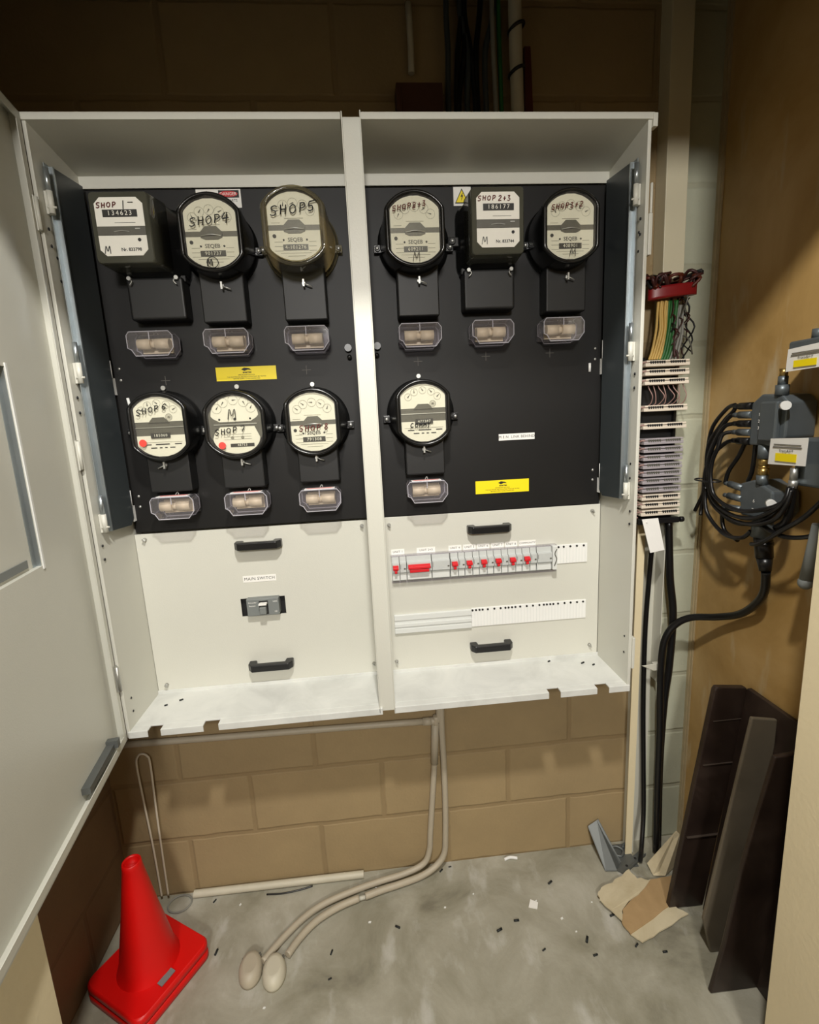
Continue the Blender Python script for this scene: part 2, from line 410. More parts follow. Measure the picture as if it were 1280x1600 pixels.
struct('wall_front', MB().box((-1.4, FY-0.10, 0), (JL-0.03, FY, 2.75)).box((JR+0.03, FY-0.10, 0), (3.4, FY, 2.75)).box((JL-0.03, FY-0.10, LZ+0.03), (JR+0.03, FY, 2.75)), 'render')
struct('door_1', MB().box((JL-0.03, FY-0.115, 0), (JL, FY+0.002, LZ)).box((JR, FY-0.115, 0), (JR+0.03, FY+0.002, LZ)).box((JL-0.03, FY-0.115, LZ), (JR+0.03, FY+0.002, LZ+0.03)), 'jamb')
struct('wall_outer_left', MB().box((-1.5, -3.6, 0), (-1.4, FY, 2.75)), 'render')
struct('wall_outer_right', MB().box((3.4, -3.6, 0), (3.5, FY, 2.75)), 'render')
struct('wall_outer_back', MB().box((-1.5, -3.7, 0), (3.5, -3.6, 2.75)), 'render')

# ================================================================ METER CABINET
X0, X1, YF, YP, ZB, ZT = 0.362, 1.631, -0.228, -0.055, 0.702, 2.038
cab = thing('meter_cabinet', 'large cream metal electrical meter cabinet mounted on the block wall, its left door open', 'electrical cabinet', ((X0+X1)/2, 0, ZB))
T = 0.008
obj('side_panel', MB().box((X0, YF, ZB), (X0+T, 0, ZT)), 'cab', cab, 0.001)
obj('side_panel', MB().box((X1-T, YF, ZB), (X1, 0, ZT)), 'cab', cab, 0.001)
obj('top_panel', MB().prism([(X0-.002, YF-.004, ZT+.002), (X0-.002, YF-.004, ZT-.011), (X0-.002, YF+.004, ZT-.012), (X0-.002, YP, 2.004), (X0-.002, 0.0, 2.004), (X0-.002, 0, ZT+.002)], (0.613, 0, 0)), 'cab', cab, 0.001)
obj('top_panel', MB().prism([(1.0135, YF-.004, ZT+.002), (1.0135, YF-.004, ZT-.011), (1.0135, YF+.004, ZT-.012), (1.0135, YP, 2.004), (1.0135, 0.0, 2.004), (1.0135, 0, ZT+.002)], (X1+.004-1.0135, 0, 0)), 'cab', cab, 0.001)
obj('back_panel', MB().box((X0+T, -0.012, ZB+.01), (X1-T, 0, 2.004)), 'cab', cab)
obj('fascia_strip', MB().box((X0+T, YP-.004, 1.979), (0.976, YP, 2.006)), 'cab', cab)
obj('fascia_strip', MB().box((1.012, YP-.004, 1.979), (X1-T, YP, 2.006)), 'cab', cab)
# bottom shelves with a slotted lip
def shelf(x0, x1, notches):
    mb = MB().box((x0, YF+.020, ZB+.012), (x1, YP+.002, ZB+.016))
    xs = [x0] + [v for n in notches for v in n] + [x1]
    for i in range(0, len(xs), 2):
        mb.box((xs[i], YF-.001, ZB+.012), (xs[i+1], YF+.020, ZB+.016))
        mb.box((xs[i], YF-.003, ZB-.001), (xs[i+1], YF-.001, ZB+.016))
    mb.box((x0, YP-.006, ZB+.014), (x1, YP-.002, 0.727))
    return mb
obj('shelf', shelf(X0+.004, 0.982, [(0.412, 0.442), (0.543, 0.579)]), 'cab_shelf', cab, 0.0008)
obj('shelf', shelf(1.012, X1-.002, [(1.412, 1.443), (1.541, 1.573)]), 'cab_shelf', cab, 0.0008)
obj('mullion', MB().box((0.976, -0.222, ZB+.004), (1.012, YP-.003, ZT-.002)).box((0.974, -0.231, ZB+.004), (0.9765, -0.215, ZT+.004)).box((1.0115, -0.231, ZB), (1.014, -0.215, ZT+.006)), 'cab', cab, 0.0006)
# black boards that carry the meters
obj('meter_board', MB().box((X0+T+.004, YP-.001, 1.172), (0.976, YP+.008, 1.978)), 'blackpanel', cab, 0.002)
obj('meter_board', MB().box((1.012, YP-.001, 1.172), (X1-T-.004, YP+.008, 1.977)), 'blackpanel', cab, 0.002)
# hinged black leaves with a galvanised edge
for sx, s in ((X0+T+.001, 1), (X1-T-.001, -1)):
    mb = MB().prism([(sx+s*.010, -0.072, 1.978), (sx+s*.010, -0.182, 1.966), (sx+s*.010, -0.182, 1.206), (sx+s*.010, -0.090, 1.200), (sx+s*.010, -0.072, 1.215)], (s*.002, 0, 0))
    lf = obj('hinged_leaf', mb, 'leaf', cab, plabel='black painted hinged leaf')
    obj('edge_strip', MB().box((sx+s*.004, -0.186, 1.206), (sx+s*.0135, -0.1815, 1.966)).box((sx+s*.003, -0.200, 1.206), (sx+s*.005, -0.182, 1.968)), 'galv', lf, plabel='galvanised steel edge')
    for k, (z0, z1) in enumerate(((1.870, 1.955), (1.537, 1.622), (1.208, 1.292))):
        zm = (z0+z1)/2; yb = -0.207
        h = obj('hinge', MB().cyl((sx+s*.010, yb, z0), (sx+s*.010, yb, zm), .0058, n=14).cyl((sx+s*.004, yb-.004, z0+.012), (sx+s*.020, yb+.0, z0+.012), .0022, n=8).box((sx, yb-.002, z0), (sx+s*.006, yb+.008, zm)), 'cab', cab)
        obj('hinge_pin', MB().cyl((sx+s*.010, yb, zm), (sx+s*.010, yb, z1), .0050, n=14), 'galv', h)
        obj('hinge_screw', MB().sphere((sx+s*.001, yb-.006, z0-.030), .0035, (0.5, 1, 1), 6).sphere((sx+s*.001, yb-.006, z0-.062), .0035, (0.5, 1, 1), 6), 'blackplastic', cab)
# narrow hinge blades beside the black boards
for x, z0, z1 in ((0.381, 1.52, 1.60), (0.381, 1.205, 1.285), (1.612, 1.520, 1.605), (1.612, 1.205, 1.285)):
    d = 1 if x < 1 else -1
    h = obj('board_hinge', MB().box((x-.001, YP-.016, z0), (x+.001, YP-.002, z0+.04)).cyl((x, YP-.016, z0+.04), (x, YP-.016, z1), .0028, n=10), 'white', cab)
    obj('hinge_screw', merge(*[MB().sphere((x+d*.014, YP-.0015, zz), .0035, (1, .5, 1), 6) for zz in (z1-.018, z1-.045)]), 'zinc', h)
# outside hinge blocks and catch on the right edge
obj('hinge_block', MB().box((X1, YF-.004, 1.76), (X1+.008, YF+.016, 1.845)).cyl((X1+.004, YF-.002, 1.845), (X1+.004, YF-.002, 1.905), .003, n=8), 'cab', cab, .001)
obj('hinge_block', MB().box((X1, YF-.004, 0.765), (X1+.007, YF+.012, 0.85)), 'cab', cab, .001)
obj('hinge_block', MB().box((X1, YF-.006, 2.012), (X1+.010, YF+.012, 2.038)), 'cab', cab, .001)
for z in (1.815, 1.775, 1.295, 1.26, 0.845, 0.80):
    obj('side_screw', MB().sphere((X1-T-.0005, YF+.022, z), .003, (.5, 1, 1), 6), 'blackplastic', cab)
for z in (1.79, 1.745, 0.79, 0.755):
    obj('side_screw', MB().sphere((X0+T+.0005, YF+.030, z), .003, (.5, 1, 1), 6), 'blackplastic', cab)
# lower escutcheon panels
def screws(pts, parent):
    for x, z in pts:
        obj('screw', MB().cyl((x, YP-.003, z), (x, YP-.010, z), .0052, .004, 12).box((x-.0045, YP-.0145, z-.0012), (x+.0045, YP-.009, z+.0012), (0.8, 'Y')), 'zinc', parent)
def handle(xc, zc, parent, wd=0.120):
    y0 = YP-.003; mb = MB(); h = wd/2
    sec = [(-h, 0), (-h, -.020), (-h+.010, -.034), (h-.010, -.034), (h, -.020), (h, 0), (h-.020, 0), (h-.022, -.018), (-h+.022, -.018), (-h+.020, 0)]
    mb.prism([(xc+a, y0+b, zc-.010) for a, b in sec], (0, 0, .020))
    o = obj('handle', mb, 'blackplastic', parent, .0028, plabel='black bow handle', seg=3)
    return o
esc1 = obj('lower_panel', MB().box((0.371, YP-.003, 0.727), (0.618, YP, 1.168)).box((0.618, YP-.003, 0.727), (0.736, YP, 0.922)).box((0.618, YP-.003, 0.973), (0.736, YP, 1.168)).box((0.736, YP-.003, 0.727), (0.978, YP, 1.168)), 'cab', cab)
esc2 = obj('lower_panel', MB().box((1.013, YP-.003, 0.722), (1.6215, YP, 1.171)), 'cab', cab, .001)
screws([(0.395, 1.153), (0.395, 0.742), (0.957, 1.153), (0.965, 0.752)], esc1)
screws([(1.030, 1.150), (1.598, 1.153), (1.030, 0.752), (1.598, 0.752)], esc2)
handle(0.684, 1.124, esc1); handle(0.684, 0.782, esc1); handle(1.302, 1.126, esc2); handle(1.302, 0.782, esc2)
obj('switch_recess', MB().box((0.614, YP+.012, 0.918), (0.740, YP+.016, 0.978)), 'ink', cab)
# small things on the black boards
obj('catch', MB().cyl((0.953, YP-.001, 1.610), (0.953, YP-.014, 1.610), .009, n=12).sphere((0.955, YP-.010, 1.588), .006), 'blackplastic', cab)
obj('catch', MB().cyl((1.026, YP-.001, 1.612), (1.026, YP-.014, 1.612), .009, n=12).sphere((1.024, YP-.010, 1.590), .006), 'blackplastic', cab)
obj('board_slot', MB().cyl((0.408, YP-.003, 1.488), (0.405, YP-.003, 1.512), .0035, n=8), 'white', cab)
obj('board_slot', MB().cyl((1.583, YP-.003, 1.528), (1.583, YP-.003, 1.550), .0035, n=8), 'white', cab)
for x, z in ((0.845, 1.562), (1.128, 1.572), (1.305, 1.578), (1.475, 1.580), (0.50, 1.55)):
    obj('chalk_cross', MB().box((x-.011, YP-.0016, z-.0005), (x+.011, YP-.0010, z+.0005)).box((x-.0005, YP-.0016, z-.011), (x+.0005, YP-.0010, z+.011)), 'fadeink', cab)
# ---- open door
hx, hy = X0+.002, YF-.004
dv = Vector((0.149, -0.989, 0)).normalized(); nv = Vector((0.989, 0.149, 0)).normalized()   # nv points to the cupboard middle
def D(u, n, z): return Vector((hx, hy, 0)) + dv*u + nv*n + Vector((0, 0, z))
def dbox(mb, u0, u1, n0, n1, z0, z1):
    v = [mb.bm.verts.new(D(u, n, z)) for z in (z0, z1) for n in (n0, n1) for u in (u0, u1)]
    for f in ((0,1,3,2),(4,6,7,5),(0,4,5,1),(2,3,7,6),(0,2,6,4),(1,5,7,3)): mb.bm.faces.new([v[i] for i in f])
    return mb
DW = 0.615; SK = -0.020
mb = MB()
cu0, cu1, cz0, cz1 = 0.190, 0.52, 1.194, 1.550
dbox(mb, 0, cu0, SK, SK+.0015, ZB, ZT); dbox(mb, cu1, DW, SK, SK+.0015, ZB, ZT)
dbox(mb, cu0, cu1, SK, SK+.0015, ZB, cz0); dbox(mb, cu0, cu1, SK, SK+.0015, cz1, ZT)
door = obj('door', mb, 'cab', cab, plabel='open left door of the cabinet')
mb = MB()
dbox(mb, 0, .0015, SK, 0, ZB, ZT); dbox(mb, DW-.0015, DW, SK, 0, ZB, ZT)
dbox(mb, 0, DW, SK, 0.0, ZB, ZB+.0015); dbox(mb, 0, DW, SK, 0, ZT-.0015, ZT)
dbox(mb, 0, .018, -.0015, 0, ZB, ZT)
dbox(mb, 0, DW, -.0015, 0, ZB-.001, ZB+.017); dbox(mb, 0, DW, -.0015, 0, ZT-.017, ZT)
obj('door_rim', mb, 'cab', door)
mb = MB()
dbox(mb, cu0, cu1, SK-.010, SK-.0085, cz0, cz1)
dbox(mb, cu0, cu1, SK-.010, SK, cz0-.0015, cz0); dbox(mb, cu0, cu1, SK-.010, SK, cz1, cz1+.0015); dbox(mb, cu1, cu1+.0015, SK-.010, SK, cz0, cz1)
obj('door_recess', mb, 'cab', door)
mb = MB(); dbox(mb, cu0-.0015, cu0+.0005, SK-.010, SK, cz0, cz1); dbox(mb, cu0, cu0+.014, SK-.0085, SK-.0075, cz0, cz1)
obj('recess_shade', mb, 'galv', door, plabel='recess wall coloured grey for its shade')  # shade of the recess put into a greyer material on its wall
mb = MB(); dbox(mb, cu0-.006, cu0, SK+.0015, SK+.0035, cz0-.006, cz1+.006)
obj('recess_lip', mb, 'white', door)
mb = MB(); dbox(mb, .070, .210, SK+.0015, SK+.018, 0.724, 0.738); dbox(mb, .058, .072, SK+.0015, SK+.026, 0.728, 0.746)
obj('door_latch', mb, 'bracket', door, plabel='grey latch bar at the foot of the door')
mb = MB(); dbox(mb, .222, .46, SK-.0085, SK-.006, 1.200, 1.214)
obj('door_slot', mb, 'swgrey', door)
for z in (1.86, 1.385, 0.862):
    mb = MB().cyl(D(.006, .005, z-.030), D(.006, .005, z+.030), .0038, n=10); dbox(mb, -.004, .010, 0.0005, .003, z-.032, z+.032)
    obj('door_hinge', mb, 'zinc' if z < 1 else 'cab', cab)

# ================================================================ ELECTRICITY METERS
def clipring(cx, cz, r, hw, y, n=64):
    out = []
    for i in range(n):
        a = 2*PI*i/n; x = r*math.cos(a); z = r*math.sin(a)
        x = max(-hw, min(hw, x)); out.append((cx+x, y, cz+z))
    return out
def clippoly(cx, cz, r, hw, z0, z1, y, n=14, dent=None):
    pts = []
    for i in range(n+1):
        z = z0 + (z1-z0)*i/n; w_ = min(hw, math.sqrt(max(0, r*r - z*z))); pts.append((cx+w_, y, cz+z))
    left = [(2*cx - p[0], p[1], p[2]) for p in pts[::-1]]
    return pts + left
def ringpoly(mb, cx, cz, r, t, y, n=18):
    for i in range(n):
        a, b = 2*PI*i/n, 2*PI*(i+1)/n
        mb.poly([(cx+rr*math.cos(q), y, cz+rr*math.sin(q)) for rr, q in ((r, a), (r, b), (r-t, b), (r-t, a))])
def dials(mb, mp, cx, cz, y, R=0.041, n=5, r=.0105, span=62):
    for i in range(n):
        a = math.radians(90 + span - 2*span*i/(n-1)); x, z = cx + R*math.cos(a)*1.02, cz + R*math.sin(a)*0.72
        ringpoly(mb, x, z, r, .0006, y)
        for k in range(10):
            q = 2*PI*k/10; mb.poly([(x+(r-.002)*math.cos(q)-.0003, y, z+(r-.002)*math.sin(q)), (x+(r-.002)*math.cos(q)+.0003, y, z+(r-.002)*math.sin(q)), (x+(r)*math.cos(q), y, z+r*math.sin(q))])
        q = random.uniform(0, 2*PI); c, s_ = math.cos(q), math.sin(q)
        mp.poly([(x-s_*.0016-c*.002, y-.0003, z+c*.0016-s_*.002), (x+c*.0085, y-.0003, z+s_*.0085), (x+s_*.0016-c*.002, y-.0003, z-c*.0016-s_*.002)])
def terminal_cover(t, cx, z_top, z_bot, hw=.050, depth=.050, key=True):
    mb = MB().prism([(cx-hw, YP-.001, z_top), (cx-hw, YP-.001-depth*.8, z_top), (cx-hw, YP-.001-depth, z_top-.004), (cx-hw, YP-.001-depth, z_bot), (cx-hw, YP-.001, z_bot)], (2*hw, 0, 0))
    c = obj('terminal_cover', mb, 'cover', t, .003)
    y = YP-.001-depth
    if key:
        z = (z_top*.62+z_bot*.38); dx = random.uniform(-.004, .004); sg = random.choice((-1, 1))
        obj('seal_screw', MB().cyl((cx+dx, y, z), (cx+dx, y-.012, z), .0042, n=10).box((cx+dx-.002, y-.019, z-.008), (cx+dx+.002, y-.010, z+.008)).tube([(cx+dx, y-.012, z), (cx+dx+sg*.010, y-.013, z-.004), (cx+dx+sg*.018, y-.010, z-.007)], .0016, n=6), 'zinc', c)
    return c
def round_meter(cx, cz, yf, label, style, writing, number, z_bot, body='bakelite', ox=0.0, printed='SEQEB', hw=.067, cover_hw=.050):
    t = thing('electricity_meter', label, 'electricity meter', (cx, YP-.001, cz), 'round electricity meters')
    yb = YP-.001; fx = cx+ox
    R = [clipring(cx, cz, .087, .087, yb), clipring(cx, cz, .087, .087, yb-.010), clipring(cx, cz, .082, .082, yb-.014),
         clipring(cx+ox*.5, cz, .081, .078, yb-.030), clipring(fx, cz, .081, hw+.001, yf+.012), clipring(fx, cz, .080, hw, yf+.003), clipring(fx, cz, .077, hw-.003, yf), clipring(fx, cz, .073, hw-.009, yf+.002)]
    clear_body = body == 'amber'
    if clear_body:
        obj('cover', MB().rings(R, False, False), 'amber', t, plabel='clear aged plastic cover')
        obj('mechanism', MB().cyl((cx, yb, cz), (cx, yb-.014, cz), .082, n=48).cyl((cx, yb-.01, cz), (cx, yf+.03, cz), .050, n=32), 'discbrown', t)
        obj('cover_rim', merge(MB().tube([(cx+.087*math.cos(a), yb-.006, cz+.087*math.sin(a)) for a in [2*PI*i/24 for i in range(24)]], .0024, closed=True, sub=2), MB().tube(clipring(fx, cz, .072, hw-.012, yf-.0015, 40), .0012, closed=True, sub=1, n=6)), 'amber', t)
    else:
        R += [clipring(fx, cz, .071, hw-.011, yf+.012)]
        obj('body', MB().rings(R), body, t)
    # sides lugs
    for s in (-1, 1):
        l = obj('lug', MB().box((cx+s*.078, yb-.004, cz-.020), (cx+s*.097, yb-.016, cz-.002)).cyl((cx+s*.088, yb-.004, cz-.011), (cx+s*.088, yb-.020, cz-.011), .007, n=12), 'blackplastic' if not clear_body else 'amber', t, .001)
        obj('lug_screw', MB().sphere((cx+s*.089, yb-.021, cz-.011), .0042, (1, .6, 1), 6), 'zinc', l)
    obj('mounting_screw', MB().cyl((cx-.001, yb, cz+.094), (cx-.001, yb-.008, cz+.094), .0055, n=12), 'zinc', t)
    y = yf+.010; hf = hw-.012; r = .070
    lines = MB(); ptr = MB(); ink = MB()
    if style == 'A':
        up_ = MB().prism([(p[0], p[1], p[2]) for p in clippoly(fx, cz, r, hf, .004, r*.99, y)], (0, .0015, 0))
        lo_ = MB().prism(clippoly(fx, cz, r, hf, -r*.99, -.007, y), (0, .0015, 0))
        obj('dial_plate', up_, 'face', t); obj('name_plate', lo_, 'face', t)
        obj('mid_band', MB().box((fx-hf, y+.001, cz-.012), (fx+hf, y+.004, cz+.008)).prism([(fx-.023, y-.002, cz-.009), (fx-.013, y-.002, cz-.013), (fx+.013, y-.002, cz-.013), (fx+.023, y-.002, cz-.009), (fx+.023, y-.002, cz+.003), (fx+.012, y-.002, cz+.014), (fx-.012, y-.002, cz+.014), (fx-.023, y-.002, cz+.003)], (0, .003, 0)), 'midgrey', t)
        obj('disc_edge', MB().tube([(fx-.022, y-.003, cz-.006), (fx, y-.006, cz-.004), (fx+.022, y-.003, cz-.006)], .0012, n=6), 'zinc', t)
        dials(lines, ptr, fx, cz+.018, y-.0006, R=.040)
        tx = merge(text_mb(printed, .0115, (fx, y-.0004, cz-.026), bold=.0001))
        for s in (-1, 1):
            tx.cyl((fx+s*.025, y, cz-.026), (fx+s*.025, y-.001, cz-.026), .0022, n=8); 
        tx.cyl((fx-.044, y, cz-.018), (fx-.044, y-.0012, cz-.018), .004, n=10)
        obj('lettering', tx, 'ink', t)
        wz = cz-.041
        obj('number_window', MB().box((fx-.027, y-.001, wz-.006), (fx+.027, y, wz+.006)), 'darkwin', t)
        obj('number', text_mb(number, .0105, (fx, y-.0016, wz), spacing=1.15), 'face', t)
        for k, (a, b) in enumerate(((-.05, -.030), (.032, .05))):
            for j in range(3): lines.box((fx+a*.9, y-.0006, cz-.030-j*.009), (fx+b*.9, y, cz-.0292-j*.009))
        lines.box((fx-.033, y-.0006, cz-.0528), (fx+.033, y, cz-.0520)); lines.box((fx-.018, y-.0006, cz-.0588), (fx+.020, y, cz-.0580)); lines.box((fx-.02, y-.0006, cz+.0165), (fx+.02, y, cz+.0175)); lines.box((fx-.048, y-.0006, cz+.008), (fx-.030, y, cz+.0088))
    elif style == 'B':
        obj('dial_plate', MB().prism(clippoly(fx, cz, r, hf, .012, r*.99, y), (0, .0015, 0)), 'face', t)
        obj('name_plate', MB().prism(clippoly(fx, cz, r, hf, -r*.99, -.020, y), (0, .0015, 0)), 'face', t)
        obj('mid_band', MB().box((fx-hf, y+.001, cz-.022), (fx+hf, y+.004, cz+.014)).prism([(fx-.024, y-.002, cz+.010), (fx+.024, y-.002, cz+.010), (fx+.013, y-.002, cz+.022), (fx-.013, y-.002, cz+.022)], (0, .003, 0)).box((fx-.022, y-.003, cz-.024), (fx+.022, y, cz-.012)), 'midgrey', t)
        obj('disc_edge', MB().box((fx-hf, y-.001, cz-.002), (fx+hf, y+.001, cz-.0002)), 'zinc', t)
        dials(lines, ptr, fx, cz+.026, y-.0006, R=.040, r=.009)
        ringpoly(lines, fx+.024, cz+.022, .008, .0010, y-.0006)
        for k in range(8):
            q = PI*k/8; lines.box((fx+.024-.0075, y-.0006, cz+.0217), (fx+.024+.0075, y, cz+.0223), (q, 'Y'))
        obj('number_window', MB().box((fx-.021, y-.0036, cz-.026), (fx+.023, y-.003, cz-.014)), 'darkwin', t)
        obj('number', text_mb(number, .009, (fx+.001, y-.0040, cz-.020), spacing=1.2), 'face', t)
        for j, segs in enumerate((((-.040, -.024), (-.014, .018), (.030, .046)), ((-.026, -.012), (-.006, .0), (.006, .012), (.018, .030)))):
            for a, b in segs: ink.box((fx+a, y-.0006, cz-.042-j*.008), (fx+b, y, cz-.0395-j*.008))
        lines.box((fx-.048, y-.0006, cz-.036), (fx+.048, y, cz-.0352))
        obj('print', ink, 'ink', t)
    elif style == 'C':
        U = []
        for i in range(25):
            a = PI*i/24; U.append((fx + min(.056, .062)*math.cos(a)*.99, y, cz+.022+.046*math.sin(a)))
        U += [(fx-.050, y, cz+.016), (fx-.036, y, cz+.008), (fx+.036, y, cz+.008), (fx+.050, y, cz+.016)]
        obj('dial_plate', MB().prism(U, (0, .0015, 0)), 'face', t)
        V = [(fx+.044, y, cz-.004), (fx+.050, y, cz-.018)]
        for i in range(25):
            a = PI*i/24; V.append((fx+.055*math.cos(a), y, cz-.030-.038*math.sin(a)))
        V += [(fx-.050, y, cz-.018), (fx-.036, y, cz-.004)]
        obj('name_plate', MB().prism(V, (0, .0015, 0)), 'face', t)
        obj('mid_band', MB().cyl((fx, y+.001, cz), (fx, y+.004, cz), .066, n=40), 'midgrey', t)
        obj('disc_edge', MB().box((fx-.05, y-.001, cz+.001), (fx+.05, y+.001, cz+.003)), 'zinc', t)
        dials(lines, ptr, fx, cz+.028, y-.0006, R=.042, r=.0115, span=68)
        obj('number_window', MB().box((fx-.016, y-.001, cz-.052), (fx+.040, y, cz-.044)), 'darkwin', t)
        obj('number', text_mb(number, .008, (fx+.012, y-.0015, cz-.048), spacing=1.2), 'face', t)
        for j in range(3): lines.box((fx-.030, y-.0006, cz-.022-j*.006), (fx+.035, y, cz-.0213-j*.006))
        lines.cyl((fx-.010, y, cz-.030), (fx-.010, y-.0006, cz-.030), .004, n=10); lines.cyl((fx+.014, y, cz-.030), (fx+.014, y-.0006, cz-.030), .004, n=10)
        for s in (-1, 0, 1): ink.cyl((fx+s*.036, y, cz+.014), (fx+s*.036, y-.001, cz+.014), .0025 if s else .0035, n=8)
        obj('print', ink, 'ink', t)
    obj('dial_print', lines, 'dialink', t); obj('dial_pointer', ptr, 'midgrey', t)
    obj('window', MB().prism(clippoly(fx, cz, .0725, hw-.0095, -.0724, .0724, yf+.0035), (0, .0006, 0)), 'glass', t)
    for args in writing:
        s, dx, dz, h, slope, mcol = args[:6]
        obj('handwriting', hand_mb(s, fx+dx, yf+.0022, cz+dz, h, slope=slope, r=args[6] if len(args) > 6 else .0010), mcol, t, plabel='hand-written ' + s + ' in marker')
    terminal_cover(t, cx+.003, cz-.050, z_bot, hw=cover_hw)
    return t
UZ, LZ_ = 1.846, 1.438
round_meter(0.670, UZ, -.168, 'round black electricity meter marked SHOP 4 with a circled M, partly over a danger sticker', 'A',
    [('SHOP4', -.042, .012, .017, .12, 'marker', .0012), ('M', -.014, -.068, .014, 0, 'marker')], '901737', 1.672, ox=.006)
m4 = obj('circle_mark', MB().tube([(0.674+.012*math.cos(a), -.1657, UZ-.061+.011*math.sin(a)) for a in [2*PI*i/14 for i in range(14)]], .0008, closed=True, sub=2, n=6), 'marker', bpy.data.objects['electricity_meter'])
round_meter(0.858, UZ+.002, -.190, 'round electricity meter marked SHOP 5 in a clear yellowed cover', 'A',
    [('SHOP5', -.048, .020, .019, .10, 'marker', .0013)], '4-101276', 1.671, body='amber', hw=.068)
round_meter(1.128, UZ, -.168, 'round black electricity meter marked SHOP 2+3 just right of the cabinet mullion', 'A',
    [('SHOP2+3', -.050, .036, .0105, .14, 'markerred', .0011), ('M', -.008, -.068, .020, 0, 'marker', .0007)], '609211', 1.672, ox=-.005)
round_meter(1.494, UZ, -.168, 'round black electricity meter marked SHOP 2+3 at the top right end of the row', 'A',
    [('SHOP3+2', -.048, .034, .0105, .08, 'markerred', .0011), ('M', -.004, -.066, .018, 0, 'marker', .0007)], '408901', 1.672, ox=-.010)
round_meter(0.495, LZ_, -.138, 'round black electricity meter marked SHOP 6 with a red dot, left end of lower row', 'B',
    [('SHOP 6', -.046, .028, .013, .20, 'marker', .0012)], '105060', 1.280, ox=.004)
round_meter(0.672, LZ_-.004, -.138, 'round black electricity meter marked M and SHOP 7 with a red dot', 'C',
    [('M', -.014, .014, .024, 0, 'marker'), ('SHOP 7', -.048, -.022, .013, .10, 'marker', .0012)], '48753', 1.280, ox=.002, hw=.072)
round_meter(0.858, LZ_-.006, -.138, 'round black electricity meter marked SHOP 8, right end of lower row left of the mullion', 'A',
    [('SHOP 8', -.034, -.021, .013, .05, 'markerred', .0012)], '791308', 1.284, hw=.066)
round_meter(1.128, LZ_+.003, -.138, 'round black electricity meter marked COMMY, alone in the lower right bay', 'B',
    [('COMMY', -.034, -.034, .010, .05, 'marker', .0012)], '477387', 1.287, ox=0)
mts = [o for o in bpy.data.objects if o.name.startswith('electricity_meter') and o.type == 'EMPTY']
for o in mts:
    if 'red dot' in o['label']:
        six = 'SHOP 6' in o['label']
        cx, cz = (0.499, LZ_) if six else (0.674, LZ_-.004)
        obj('red_dot', MB().cyl((cx-.040+(0 if six else .006), -.1352, cz-(.036 if six else .047)), (cx-.040+(0 if six else .006), -.1362, cz-(.036 if six else .047)), .0085, n=20), 'reddot', o)
def round_rect(cx, cz, hx_, hz_, c, y):
    out = []
    for sx, sz, a0 in ((1, 1, 0), (-1, 1, 90), (-1, -1, 180), (1, -1, 270)):
        for k in range(5):
            a = math.radians(a0 + k*22.5); out.append((cx+sx*(hx_-c)+c*math.cos(a), y, cz+sz*(hz_-c)+c*math.sin(a)))
    return out
